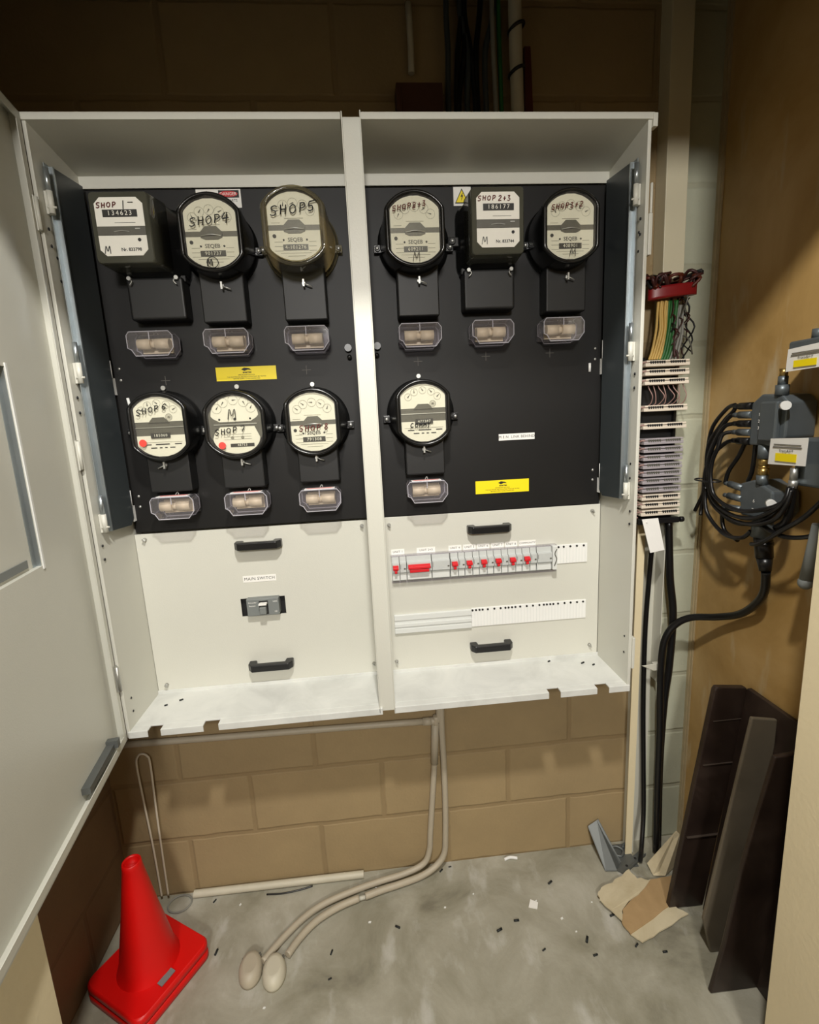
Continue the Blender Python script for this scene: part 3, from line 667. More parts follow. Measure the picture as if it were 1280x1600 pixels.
def rect_meter(cx, cz, label, number, nr, writing, ox, side):
    t = thing('electricity_meter', label, 'electricity meter', (cx, YP-.001, cz), 'rectangular electricity meters')
    yb, yf = YP-.001, -.172; fx = cx+ox
    obj('body', MB().rings([round_rect(cx, cz-.010, .073, .084, .030, yb), round_rect(cx, cz-.010, .073, .084, .030, yb-.012), round_rect(cx, cz-.008, .068, .078, .024, yb-.016), round_rect((cx+fx)/2, cz-.004, .062, .072, .014, -.12), round_rect(fx, cz, .055, .064, .010, yf+.016)]), 'bakelite', t)
    obj('cover', MB().rings([round_rect((cx+fx)/2, cz-.002, .064, .074, .012, -.115), round_rect(fx, cz, .0605, .0700, .008, yf+.004), round_rect(fx, cz, .058, .068, .007, yf)]), 'smoke', t, plabel='smoky translucent cover')
    y = yf-.0008
    def oct_(z0, z1, ch_up):
        w_, c = .049, .012
        if ch_up: return [(fx-w_, y, z0), (fx+w_, y, z0), (fx+w_, y, z1-c), (fx+w_-c, y, z1), (fx-w_+c, y, z1), (fx-w_, y, z1-c)]
        return [(fx-w_, y, z1), (fx+w_, y, z1), (fx+w_, y, z0+c), (fx+w_-c, y, z0), (fx-w_+c, y, z0), (fx-w_, y, z0+c)]
    obj('dial_plate', MB().prism(oct_(cz+.002, cz+.058, True), (0, .0008, 0)), 'face', t)
    obj('name_plate', MB().prism(oct_(cz-.056, cz-.016, False), (0, .0008, 0)), 'face', t)
    obj('mid_band', MB().box((fx-.049, y-.0002, cz-.015), (fx+.049, y+.0006, cz+.001)), 'midgrey', t)
    obj('disc_edge', MB().tube([(fx-.016, y-.001, cz-.009), (fx, y-.001, cz-.007), (fx+.016, y-.001, cz-.009)], .0010, n=6).box((fx+.028, y-.001, cz-.004), (fx+.038, y, cz-.002)), 'zinc', t)
    obj('number_window', MB().box((fx-.034, y-.0012, cz+.020), (fx+.036, y, cz+.034)), 'darkwin', t)
    obj('number', text_mb(number, .013, (fx+.001, y-.0016, cz+.0268), spacing=1.35), 'face', t)
    tx = text_mb('Nr. ' + nr, .0090, (fx+.015, y-.0004, cz-.044), bold=.0002).cyl((fx+.034, y, cz-.025), (fx+.034, y-.001, cz-.025), .0035, n=10).box((fx-.012, y-.0004, cz+.0085), (fx+.030, y, cz+.0092))
    obj('lettering', tx, 'ink', t)
    for args in writing:
        s, dx, dz, h, slope, mcol, r = args
        obj('handwriting', hand_mb(s, fx+dx, y-.0008, cz+dz, h, slope=slope, r=r), mcol, t, plabel='hand-written ' + s + ' in marker')
    l = obj('lug', MB().box((cx+side*.068, yb-.002, cz-.022), (cx+side*.094, yb-.020, cz+.000)).cyl((cx+side*.084, yb-.004, cz-.010), (cx+side*.084, yb-.024, cz-.010), .009, n=12), 'blackplastic', t, .002)
    obj('lug_screw', MB().sphere((cx+side*.084, yb-.025, cz-.010), .0045, (1, .6, 1), 6), 'zinc', l)
    c = obj('terminal_cover', MB().box((cx-.063, YP-.001, 1.683), (cx+.063, -.102, 1.776)), 'cover', t, .006, seg=3)
    obj('terminal_lip', MB().box((cx-.066, YP-.001, 1.768), (cx+.066, -.088, 1.783)), 'cover', c, .002)
    for s in (-1, 1):
        obj('seal_screw', MB().cyl((cx+s*.052, -.100, 1.772), (cx+s*.052, -.112, 1.772), .0045, n=10).tube([(cx+s*.052, -.11, 1.772), (cx+s*.046, -.112, 1.765), (cx+s*.052, -.111, 1.757)], .0014, n=6), 'zinc', c)
    return t
rect_meter(0.522, 1.856, 'rectangular electricity meter with smoky cover marked SHOP 1, top left corner of the board', '134623', '833798',
    [('SHOP', -.045, .038, .010, 0, 'markerred', .0012), ('1-', .004, .036, .014, 0, 'marker', .0010), ('M', -.040, -.052, .015, 0, 'marker', .0009)], -.026, 1)
rect_meter(1.306, 1.857, 'rectangular electricity meter with smoky cover marked SHOP 2+3 beside a lightning sticker', '186177', '833744',
    [('SHOP 2+3', -.046, .040, .0100, 0, 'markerred', .0011), ('M', -.038, -.050, .016, 0, 'marker', .0008)], .004, -1)

# ================================================================ SERVICE FUSES
fz = thing('service_fuse', 'clear plastic service fuse under the SHOP 1 meter', 'fuse holder', (0.500, YP-.001, 1.627), 'clear service fuses on the black boards')
fx0, fzc = 0.500, 1.627
obj('base', MB().box((fx0-.048, YP-.001, fzc-.020), (fx0+.048, YP-.016, fzc+.026)), 'clear', fz, .003)
prof = [(-.050, .020), (-.044, .028), (.044, .028), (.052, .018), (.052, -.008), (.038, -.026), (-.034, -.026), (-.042, -.012), (-.050, -.008)]
obj('cover', MB().prism([(fx0+a, YP-.017, fzc+b) for a, b in prof], (0, -.048, 0)), 'clear', fz, .002)
obj('cover_edge', MB().tube([(fx0+a, YP-.0655, fzc+b) for a, b in prof], .0013, n=6, sub=1, closed=True).box((fx0-.044, YP-.062, fzc+.0275), (fx0+.044, YP-.020, fzc+.0290)).box((fx0-.001, YP-.0655, fzc+.010), (fx0+.001, YP-.064, fzc+.027)).tube([(fx0+a*.98, YP-.018, fzc+b*.98) for a, b in prof], .0012, n=6, sub=1, closed=True), 'edge_glint', fz)
obj('cartridge', MB().cyl((fx0-.036, YP-.040, fzc+.003), (fx0-.006, YP-.040, fzc+.003), .0125, n=18).cyl((fx0+.004, YP-.040, fzc+.003), (fx0+.036, YP-.040, fzc+.003), .0125, n=18).cyl((fx0-.006, YP-.040, fzc+.003), (fx0+.004, YP-.040, fzc+.003), .009, n=14).box((fx0-.034, YP-.017, fzc-.016), (fx0+.036, YP-.024, fzc+.018)), 'fusecream', fz)
obj('wire_loop', MB().tube([(fx0-.002, YP-.030, fzc+.027), (fx0+.004, YP-.028, fzc+.036), (fx0+.007, YP-.028, fzc+.027)], .0010, n=6), 'white', fz)
fl = [(0.672, 1.627, 'SHOP 4 meter'), (0.858, 1.627, 'SHOP 5 meter in the clear cover'), (1.129, 1.625, 'round SHOP 2+3 meter next to the mullion'), (1.308, 1.627, 'rectangular SHOP 2+3 meter'), (1.486, 1.627, 'round SHOP 2+3 meter at the right end'),
      (0.498, 1.240, 'SHOP 6 meter'), (0.676, 1.239, 'SHOP 7 meter'), (0.858, 1.237, 'SHOP 8 meter'), (1.131, 1.242, 'COMMY meter')]
for x, z, wh in fl:
    c = copy_tree(fz, (x-fx0, 0, z-fzc), label='clear plastic service fuse below the ' + wh)
    WLOC[c.name] = Vector(c.location)
    if z < 1.5:
        obj('label_strip', MB().box((x-.038, YP-.030, z+.0285), (x+.038, YP-.058, z+.0295)), 'paper', c, plabel='white printed strip on top')
        obj('strip_print', MB().box((x-.034, YP-.040, z+.0295), (x+.034, YP-.042, z+.0299)).box((x-.030, YP-.048, z+.0295), (x+.030, YP-.050, z+.0299)), 'red', c)
mts_screw = None

# ================================================================ STICKERS AND LABELS
def sticker(name, x0, x1, z0, z1, m, label, cat, y=YP-.0012, group=None):
    return obj(name, MB().box((x0, y-.0006, z0), (x1, y, z1)), m, None, label=label, cat=cat, group=group, loc=((x0+x1)/2, y, z0))
for (x0, x1, z0, z1, wh) in ((0.623, 0.770, 1.543, 1.576, 'on the left black board below the SHOP 4 fuse'), (1.270, 1.418, 1.219, 1.254, 'at the bottom of the right black board')):
    s = sticker('warning_sticker', x0, x1, z0, z1, 'yellow', 'yellow printed warning sticker ' + wh, 'sticker', group='yellow warning stickers')
    xm, zm = (x0+x1)/2, (z0+z1)/2; y = YP-.0019
    t_ = MB().prism([(xm-.012, y, zm+.010), (xm-.004, y, zm+.014), (xm+.008, y, zm+.012), (xm+.013, y, zm+.008), (xm+.004, y, zm+.009), (xm-.004, y, zm+.006)], (0, .0004, 0))
    t_ = merge(t_, text_mb('energex', .0065, (xm+.002, y, zm+.003), bold=.0002), text_mb('IMPORTANT NOTICE', .0042, (xm, y, zm-.0035)), text_mb('THE ELECTRICAL INSTALLATION MUST BE TESTED', .0042, (xm, y, zm-.008)), text_mb('BEFORE SUPPLY IS RECONNECTED', .0042, (xm, y, zm-.0125)))
    obj('lettering', t_, 'ink', s)
def danger(x0, z1, wd, hh, label, tri=True):
    s = sticker('danger_sticker', x0, x0+wd, z1-hh, z1, 'paper', label, 'sticker')
    y = YP-.0019; u = wd/2; 
    if wd < .06: u = wd
    if tri:
        cx = x0+u*.48; zb = z1-hh*.88; zt = z1-hh*.08
        obj('triangle_border', MB().prism([(cx-u*.40, y, zb), (cx+u*.40, y, zb), (cx, y, zt)], (0, .0002, 0)), 'ink', s)
        obj('triangle', MB().prism([(cx-u*.33, y-.0003, zb+hh*.06), (cx+u*.33, y-.0003, zb+hh*.06), (cx, y-.0003, zt-hh*.10)], (0, .0002, 0)), 'yellow', s)
        obj('lightning_bolt', MB().prism([(cx+.001, y-.0006, zt-hh*.26), (cx-.0035, y-.0006, zb+hh*.34), (cx, y-.0006, zb+hh*.36), (cx-.002, y-.0006, zb+hh*.10), (cx+.0035, y-.0006, zb+hh*.44), (cx+.0005, y-.0006, zb+hh*.42), (cx+.003, y-.0006, zt-hh*.24)], (0, .0002, 0)), 'ink', s)
    if wd > .06:
        xr = x0+wd*.72
        obj('danger_panel', MB().box((x0+wd*.5, y, z1-hh*.46), (x0+wd*.96, y+.0003, z1-hh*.06)), 'ink', s)
        obj('danger_oval', MB().rings([[(xr+wd*.21*math.cos(a), yy, z1-hh*.26+hh*.16*math.sin(a)) for a in [2*PI*i/24 for i in range(24)]] for yy in (y-.0001, y-.0004)]), 'red', s)
        obj('danger_word', text_mb('DANGER', hh*.24, (xr, y-.0006, z1-hh*.265)), 'paper', s)
        obj('lettering', merge(text_mb('LIVE PARTS', hh*.20, (xr, y-.0002, z1-hh*.62)), text_mb('INSIDE', hh*.20, (xr, y-.0002, z1-hh*.84))), 'ink', s)
danger(1.266, 0.970, .097, .041, 'danger live parts inside sticker with lightning triangle on the cream breaker panel')
danger(0.625, 1.976, .102, .040, 'danger live parts sticker half hidden behind the SHOP 4 meter')
danger(1.232, 1.975, .078*.55, .042, 'small white sticker with yellow lightning triangle above the right black board')
def label(x0, x1, z0, z1, txt, lab, size, m='ink', y=YP-.0032, name='printed_label'):
    s = sticker(name, x0, x1, z0, z1, 'paper', lab, 'label', y=y)
    obj('lettering', text_mb(txt, size, ((x0+x1)/2, y-.0007, (z0+z1)/2), spacing=1.1), m, s)
label(0.631, 0.718, 1.018, 1.036, 'MAIN SWITCH', 'white MAIN SWITCH label above the main switch on the left panel', .0115)
label(1.336, 1.434, 1.360, 1.377, 'M.E.N. LINK BEHIND', 'white M.E.N. LINK BEHIND label on the right black board', .0100, y=YP-.0012)
UL = {'UNIT 1': 'small UNIT 1 label at the far left end above the breaker row', 'UNIT 2+3': 'wider UNIT 2+3 label above the three pole red toggle', 'UNIT 4': 'UNIT 4 label above the first of the six single red toggles', 'UNIT 5': 'UNIT 5 label, right-hand neighbour of the UNIT 4 label', 'UNIT 6': 'UNIT 6 label above the breaker row, over the danger sticker', 'UNIT 7': 'UNIT 7 label under the right end of the upper black handle', 'UNIT 8': 'UNIT 8 label directly left of the COMMUNITY label', 'COMMUNITY': 'COMMUNITY label at the right end of the label row'}
for x0, x1, txt in ((1.032, 1.068, 'UNIT 1'), (1.102, 1.153, 'UNIT 2+3'), (1.190, 1.226, 'UNIT 4'), (1.231, 1.266, 'UNIT 5'), (1.2695, 1.3045, 'UNIT 6'), (1.3095, 1.3455, 'UNIT 7'), (1.349, 1.383, 'UNIT 8'), (1.389, 1.436, 'COMMUNITY')):
    label(x0, x1, 1.066, 1.081, txt, UL[txt], .0082 if len(txt) < 9 else .0072)

# ================================================================ BREAKERS, RAIL, BLANKS
def breaker(x0, x1, tog, label_, n=1):
    t = thing('circuit_breaker', label_, 'circuit breaker', ((x0+x1)/2, YP-.003, 1.000), 'circuit breakers on the rail')
    y = YP-.003
    obj('body', MB().prism([(x0+.0004, y, .996), (x0+.0004, y-.016, .996), (x0+.0004, y-.018, 1.020), (x0+.0004, y-.026, 1.022), (x0+.0004, y-.026, 1.048), (x0+.0004, y-.018, 1.050), (x0+.0004, y-.016, 1.064), (x0+.0004, y, 1.064)], (x1-x0-.0008, 0, 0)), 'mcbgrey', t, .0006)
    if tog:
        a, b = tog
        obj('toggle', MB().prism([(a, y-.026, 1.043), (a, y-.036, 1.038), (a, y-.036, 1.032), (a, y-.026, 1.028)], (b-a, 0, 0)).box((a+.004, y-.034, 1.022), (b-.004, y-.026, 1.030)), 'toggle', t, .0008, plabel='red toggle')
    obj('front_label', MB().box((x0+.0012, y-.0188, .999), (x1-.0012, y-.0172, 1.017)), 'mcblight', t)
    obj('rating_window', MB().box((x0+.002, y-.0268, 1.032), ((tog[0]-.001) if tog and tog[0]-x0 > .005 else x0+.003, y-.0258, 1.044)).box((x1-.007, y-.0268, 1.030), (x1-.002, y-.0258, 1.034)), 'midgrey', t)
breaker(1.031, 1.051, (1.0335, 1.0485), 'circuit breaker with red toggle at the left end, under the UNIT 1 label')
breaker(1.052, 1.070, None, 'plain grey module beside the UNIT 1 breaker')
breaker(1.071, 1.139, (1.0745, 1.1345), 'three pole breaker with one wide red toggle, under the UNIT 2+3 label')
breaker(1.140, 1.189, None, 'wide grey module right of the three pole breaker')
for i, nm in enumerate(('UNIT 4', 'UNIT 5', 'UNIT 6', 'UNIT 7', 'UNIT 8', 'COMMUNITY')):
    x = 1.191 + i*.0402
    breaker(x, x+.0215, (x+.003, x+.0185), 'circuit breaker with red toggle under the ' + nm + ' label')
    breaker(x+.0218, x+.0398, None, 'narrow grey module right of the ' + nm + ' breaker')
breaker(1.433, 1.475, None, 'wide grey module right of the last red toggle breaker')
t = obj('rail_end_stop', MB().box((1.476, YP-.003, .998), (1.489, YP-.030, 1.066)), 'mcblight', None, .002, label='pale end clamp closing the right end of the breaker row', cat='end clamp')
obj('clamp_lever', MB().tube([(1.480, YP-.031, 1.010), (1.486, YP-.032, 1.030), (1.481, YP-.032, 1.045), (1.487, YP-.031, 1.058)], .0012, n=6), 'midgrey', t)
# clear shroud around the breaker row
obj('breaker_shroud', MB().box((1.029, YP-.003, 1.0645), (1.491, YP-.020, 1.067)).box((1.029, YP-.003, .990), (1.491, YP-.018, .9945)), 'clear', None, label='long clear plastic surround above and below the breaker row', cat='surround')
def blanks(x0, x1, z0, z1, xs, lab):
    s = obj('blanking_strip', MB().box((x0, YP-.003, z0), (x1, YP-.0065, z1)), 'white', None, .001, label=lab, cat='blanking strip')
    mb = MB(); m2 = MB()
    for i, x in enumerate(xs): mb.cyl((x, YP-.0065, z1-.006), (x, YP-.0078, z1-.006), .0030, n=8)
    k = x0+.009
    while k < x1-.003: m2.box((k-.0004, YP-.0070, z0+.002), (k+.0004, YP-.0064, z1-.009)); k += .009
    obj('clip_hole', mb, 'ink', s); obj('groove', m2, 'mcblight', s)
blanks(1.489, 1.585, 1.007, 1.062, (1.493, 1.501, 1.516, 1.535, 1.554, 1.574), 'short white blanking strip at the right end of the breaker row')
blanks(1.249, 1.584, .839, .895, (1.252, 1.262, 1.272, 1.281, 1.296, 1.315, 1.333, 1.347, 1.356, 1.366, 1.376, 1.390, 1.409, 1.427, 1.446, 1.459, 1.468, 1.478, 1.487, 1.501, 1.520, 1.538, 1.557, 1.575), 'long white blanking strip with dark clip holes on the right lower panel')
obj('rail_cover', MB().box((1.030, YP-.003, .839), (1.248, YP-.009, .893)).box((1.030, YP-.009, .839), (1.248, YP-.012, .853)).box((1.030, YP-.009, .858), (1.248, YP-.013, .868)).box((1.030, YP-.009, .877), (1.248, YP-.012, .893)), 'mcblight', None, .001, label='ribbed pale plastic rail cover left of the long blanking strip', cat='rail cover')
# main switch
t = thing('main_switch', 'grey main switch breaker in the cut-out of the left lower panel', 'main switch', (0.679, YP+.008, .930))
obj('body', MB().box((0.637, YP+.010, .928), (0.722, YP-.022, .976)), 'swgrey', t, .002)
obj('toggle_recess', MB().box((0.670, YP-.0225, .932), (0.694, YP-.0215, .970)), 'ink', t)
obj('toggle', MB().box((0.673, YP-.036, .936), (0.690, YP-.022, .956)), 'swgrey', t, .002, plabel='grey brown toggle')
obj('lettering', merge(text_mb('Schneider', .0055, (0.653, YP-.0224, .966)), text_mb('Easypact', .005, (0.652, YP-.0224, .957)), text_mb('NSX', .006, (0.713, YP-.0224, .966)), text_mb('CE', .006, (0.713, YP-.0224, .938)), MB().box((0.672, YP-.0375, .962), (0.692, YP-.0224, .9655))), 'paper', t)

# ================================================================ CONDUITS ON WALL AND FLOOR
def tube_obj(name, pts, r, m, label=None, cat=None, group=None, sub=6, parent=None, n=12, plabel=None):
    return obj(name, MB().tube(pts, r, n=n, sub=sub), m, parent, label=label, cat=cat, group=group, plabel=plabel)
c1 = thing('conduit', 'cream conduit dropping from the cabinet and curving over the floor to the left floor cover', 'conduit', (1.10, -.02, 0), 'cream conduits under the cabinet')
tube_obj('pipe', [(1.140, -.022, .545), (1.136, -.022, .46), (1.129, -.022, .38), (1.118, -.022, .26), (1.107, -.022, .14), (1.101, -.022, .075), (1.080, -.026, .032), (1.020, -.038, .017), (0.940, -.052, .014), (0.860, -.072, .014), (0.770, -.103, .014), (0.712, -.140, .014), (0.660, -.192, .014), (0.618, -.245, .014)], .0092, 'pvc', parent=c1)
obj('coupling', MB().cyl((1.137, -.022, .52), (1.129, -.022, .385), .0115, n=16), 'pvc', c1)
c2 = thing('conduit', 'cream conduit with a short gap in its floor run, ending at the right floor cover', 'conduit', (1.15, -.02, 0), 'cream conduits under the cabinet')
tube_obj('pipe', [(1.157, -.024, .60), (1.156, -.024, .50), (1.158, -.024, .38), (1.158, -.024, .25), (1.154, -.024, .12), (1.147, -.026, .06), (1.120, -.034, .028), (1.070, -.052, .015), (1.000, -.070, .014), (0.945, -.082, .014), (0.893, -.096, .014)], .0095, 'pvc', parent=c2)
tube_obj('pipe', [(0.874, -.099, .014), (0.815, -.118, .014), (0.755, -.150, .014), (0.712, -.192, .014), (0.682, -.236, .014)], .0095, 'pvc', parent=c2)
obj('broken_joint', MB().cyl((0.893, -.096, .012), (0.874, -.099, .012), .006, n=10), 'tray', c2)
c3 = thing('conduit', 'horizontal cream conduit along the block wall below the cabinet, ending in an elbow', 'conduit', (0.7, -.02, .52), 'cream conduits under the cabinet')
tube_obj('pipe', [(0.170, -.014, .545), (0.495, -.014, .538), (0.80, -.014, .532), (1.118, -.016, .526)], .0095, 'pvc', parent=c3, sub=3)
obj('elbow', MB().cyl((1.100, -.016, .526), (1.128, -.017, .526), .0120, n=16).tube([(1.126, -.018, .526), (1.142, -.019, .530), (1.151, -.020, .545), (1.152, -.020, .580), (1.152, -.020, .712)], .0120, n=14), 'pvc', c3)
for k, (x, y, wh) in enumerate(((0.588, -.256, 'left'), (0.652, -.270, 'right'))):
    R = []
    for h, s in ((0, 1.0), (.008, 1.0), (.018, .94), (.026, .80), (.030, .55)):
        R.append([(x + .031*s*math.cos(a), y + (.044*s*math.sin(a)), h) for a in [2*PI*i/28 for i in range(28)]])
    fc = obj('floor_cover', MB().rings(R).xf(Matrix.Translation((x, y, 0)) @ Matrix.Rotation(0.10, 4, 'Z') @ Matrix.Translation((-x, -y, 0))), 'pvcw' if k else 'pvc', None, label=wh + ' of the two domed cream conduit covers on the concrete floor', cat='floor cover', loc=(x, y, 0))
    obj('cover_screw', MB().cyl((x+.020, y+.026, .019), (x+.020, y+.026, .0235), .004, n=10).cyl((x-.022, y+.018, .018), (x-.022, y+.018, .0225), .004, n=10), 'midgrey', fc)
obj('loose_pipe', MB().cyl((0.362, -.016, .0112), (0.888, -.018, .0112), .0110, n=16, cap=False).cyl((0.362, -.016, .0112), (0.888, -.018, .0112), .0090, n=16, cap=True), 'pvcw', None, label='straight cream pipe lying on the floor against the block wall', cat='pipe')
tube_obj('wire_offcut', [(0.587, -.040, .003), (0.640, -.043, .003), (0.690, -.038, .003), (0.727, -.030, .003)], .0024, 'cable', label='thin black wire offcut on the floor beside the straight pipe', cat='wire', n=6)
# tall thin white loop behind the cone
tube_obj('wire_hook', [(0.286, -.018, .02), (0.287, -.018, .10), (0.290, -.016, .30), (0.294, -.014, .470), (0.288, -.013, .500), (0.275, -.013, .508), (0.262, -.013, .500), (0.255, -.013, .470), (0.259, -.015, .35), (0.264, -.016, .20), (0.266, -.018, .06), (0.266, -.018, .02)], .0030, 'wire_white', label='tall thin white wire loop standing against the wall behind the cone', cat='wire', n=8)
tube_obj('cable_ring', [(0.325+.034*math.cos(a), -.036+.028*math.sin(a), .0030) for a in [2*PI*i/16 for i in range(17)]], .0026, 'cablegrey', label='pale ring of thin tube on the floor beside the cone', cat='ring', n=8)
# ================================================================ RED CONE (two stacked)
def make_cone(dz, label_):
    cx, cy = 0.322, -0.232; rot = Matrix.Rotation(math.radians(-31), 3, 'Z')
    t = thing('traffic_cone', label_, 'traffic cone', (cx, cy, dz), 'stacked red cones')
    def P_(x, y, z): q = rot @ Vector((x, y, 0)); return (cx+q.x, cy+q.y, z+dz)
    def sq(h, c, z):
        out = []
        for sx, sy, a0 in ((1, 1, 0), (-1, 1, 90), (-1, -1, 180), (1, -1, 270)):
            for k in range(6):
                a = math.radians(a0 + k*18); out.append(P_(sx*(h-c)+c*math.cos(a), sy*(h-c)+c*math.sin(a), z))
        return out
    def ci(r, z, n=24): return [P_(r*math.cos(2*PI*(i+.5)/n), r*math.sin(2*PI*(i+.5)/n), z) for i in range(n)]
    rings = [sq(.103, .024, 0), sq(.108, .024, .004), sq(.108, .024, .018), sq(.104, .024, .024)]
    obj('base', MB().rings(rings), 'cone', t)
    prof_ = [(.076, .022), (.072, .034), (.067, .048), (.055, .12), (.043, .19), (.0325, .26), (.0235, .318), (.0225, .332), (.0195, .335), (.0165, .330), (.018, .30)]
    obj('cone_body', MB().rings([ci(r, z, 40) for r, z in prof_], False, True), 'cone', t)
    return t, P_
make_cone(0.0, 'lower of two stacked red traffic cones, its base just showing under the other')
t, P_ = make_cone(0.027, 'red traffic cone on top, standing in the left corner below the cabinet door')
v = [P_(.073, -.030, .026), P_(.073, .010, .026), P_(.090, .010, .026), P_(.090, -.030, .026)]
obj('base_tag', MB().prism(v, (0, 0, .002)), 'swgrey', t, plabel='small grey tag on the base')

# ================================================================ RIGHT HAND SIDE: TRUNKING, CABLES, TERMINAL FRAME
tr = obj('cable_trunking', MB().prism([(1.780, 0, 1.745), (1.780, -.048, 1.745), (1.838, -.048, 1.752), (1.838, 0, 1.752), ], (-.008, 0, .955)), 'trunk', None, .002, label='tall cream cable trunking running up the wall right of the cabinet to the ceiling', cat='cable trunking')
ty = thing('open_cable_tray', 'open upright cream cable channel below the terminal strips, black cables inside', 'cable channel', (1.79, 0, 0))
obj('back', MB().box((1.757, -.004, 0), (1.826, 0, 1.10)), 'tray', ty)
obj('side', MB().prism([(1.756, -.050, 1.10), (1.757, 0, 1.10), (1.757, 0, 0), (1.765, -.045, 0)], (.003, 0, 0)), 'tray', ty)
obj('side', MB().box((1.824, -.046, .60), (1.8265, 0, 1.10)), 'tray', ty)
obj('front_flange', MB().box((1.738, -.052, 0), (1.760, -.049, 1.10)), 'jamb', ty)
obj('clip', MB().box((1.800, -.060, .650), (1.834, -.046, .672)).prism([(1.766, -.052, .665), (1.80, -.060, .650), (1.80, -.060, .672)], (0, .002, 0)), 'tray', ty, .001)
tube_obj('black_cable', [(1.779, -.060, 1.12), (1.782, -.050, 1.019), (1.783, -.035, .785), (1.790, -.030, .532), (1.800, -.030, .307), (1.798, -.045, .158), (1.772, -.085, .062), (1.768, -.088, .010)], .0068, 'cable', label='thinner black cable hanging down the left side of the cream channel', cat='cable')
tube_obj('black_cable', [(1.829, -.050, 1.111), (1.842, -.050, .941), (1.858, -.050, .821), (1.855, -.050, .656), (1.848, -.045, .529), (1.848, -.040, .306), (1.856, -.040, .009)], .0105, 'cable', label='thick black cable dropping straight from the terminal strips to the floor', cat='cable')
tube_obj('black_cable', [(1.893, -.330, 1.039), (1.911, -.310, .980), (1.925, -.270, .931), (1.934, -.210, .880), (1.919, -.150, .849), (1.880, -.100, .830), (1.849, -.078, .802), (1.824, -.072, .760), (1.815, -.072, .697), (1.818, -.070, .581), (1.826, -.066, .447), (1.830, -.062, .312), (1.836, -.062, .012)], .0098, 'cable', label='black cable sweeping left from the round plug then down to the floor', cat='cable')
fr = thing('mounting_bracket', 'black bracket under the stack of terminal strips on the wall', 'bracket', (1.79, 0, 1.10))
obj('back_rail', MB().box((1.735, -.045, 1.125), (1.742, 0, 1.56)).box((1.832, -.045, 1.125), (1.839, 0, 1.56)), 'blackplastic', fr)
obj('gap_shade_plate', MB().box((1.744, -.034, 1.125), (1.832, -.002, 1.556)), 'ink', fr)  # black plate added to darken the gaps between strips like shade
obj('bottom_bar', MB().box((1.722, -.080, 1.108), (1.842, 0, 1.124)).cyl((1.845, -.075, 1.116), (1.856, -.075, 1.116), .008, n=10), 'blackplastic', fr, .002)
zs = [1.541, 1.518, 1.494, 1.425, 1.378, 1.337, 1.315, 1.293, 1.271, 1.250, 1.229, 1.206, 1.184, 1.162, 1.140]
for i, z in enumerate(zs):
    lil = 5 <= i <= 11
    ordn = ['topmost', 'second', 'third', 'fourth', 'fifth', 'sixth', 'seventh', 'eighth', 'ninth', 'tenth', 'eleventh', 'twelfth', 'thirteenth', 'fourteenth', 'lowest'][i]
    t = thing('terminal_strip', f"{ordn} of the fifteen {'lilac grey' if lil else 'cream'} wiring strips beside the cabinet, counted downwards" if i not in (0, 14) else f'{ordn} cream wiring strip in the stack beside the cabinet', 'terminal strip', (1.79, -.045, z), 'stack of wiring terminal strips')
    xa, xb = (1.724, 1.846) if i < 5 else (1.728, 1.840)
    obj('body', MB().box((xa, -.045, z-.008), (xb, -.082, z+.001)).box((xa+.004, -.045, z+.003), (xb, -.080, z+.008)).box((xa+.006, -.045, z), (xb-.006, -.072, z+.004)), 'kronelilac' if lil else 'krone', t, .0012)
    mb = MB(); k = xa+.014
    n_ = 0
    while k < xb-.010:
        if not (abs(k-(xa+xb)/2) < .006): mb.box((k-.0018, -.0830, z-.0010), (k+.0018, -.0785, z+.0055)); 
        n_ += 1; k += .0062
    obj('contact', mb, 'ink' if not lil else 'midgrey', t)
    obj('jumper', MB().tube([(xa+.010, -.078, z+.004), (xa-.004, -.072, z+.002), (xa-.006, -.060, z-.008), (xa+.002, -.060, z-.016)], .0022, n=6), 'pinkwire', t)
def bundle(name, lab, cat, starts, ends, m, r, bow, parent=None):
    t = thing(name, lab, cat, ends[0]) if parent is None else parent
    for a, b in zip(starts, ends):
        a, b = Vector(a), Vector(b); mid = (a+b)/2 + Vector(bow)*random.uniform(.5, 1.3)
        q = a.lerp(b, .2) + Vector(bow)*.3; q2 = a.lerp(b, .85) + Vector(bow)*.6
        obj('wire', MB().tube([a, q, mid, q2, b], r, n=7, sub=5), m, t)
    return t
bundle('wire_bundle', 'yellow wires fanning from the red tape down to the terminal strips', 'wires', [(1.770+.006*i, -.050-.004*(i % 2), 1.700) for i in range(5)], [(1.744+.007*i, -.062, 1.552) for i in range(5)], 'cableyellow', .0034, (.004, -.006, 0))
bundle('wire_bundle', 'green wires beside the yellow ones above the terminal strips', 'wires', [(1.800+.006*i, -.050-.004*(i % 2), 1.700) for i in range(4)], [(1.770+.008*i, -.060, 1.550) for i in range(4)], 'cablegreen', .0046, (.006, -.004, 0))
bundle('wire_bundle', 'grey wires to the right of the green ones above the terminal strips', 'wires', [(1.828+.007*i, -.045, 1.690) for i in range(3)], [(1.802+.009*i, -.058, 1.550) for i in range(3)], 'cablegrey', .0036, (.006, -.002, 0))
tg = thing('wire_bundle', 'dark red and brown tangle of wires on the right above and behind the strips', 'wires', (1.84, -.04, 1.56))
for i in range(20):
    x0_, z0_ = random.uniform(1.80, 1.862), random.uniform(1.66, 1.748)
    pts = [(x0_, -.045, z0_)]
    for k in range(4):
        pts.append((min(1.872, max(1.80, pts[-1][0]+random.uniform(-.022, .022))), random.uniform(-.075, -.02), pts[-1][2]-random.uniform(.012, .05)))
    obj('wire', MB().tube(pts, random.choice((.0016, .0022, .0030)), n=6, sub=4), random.choice(('cablered', 'cablered', 'midgrey', 'ink')), tg)
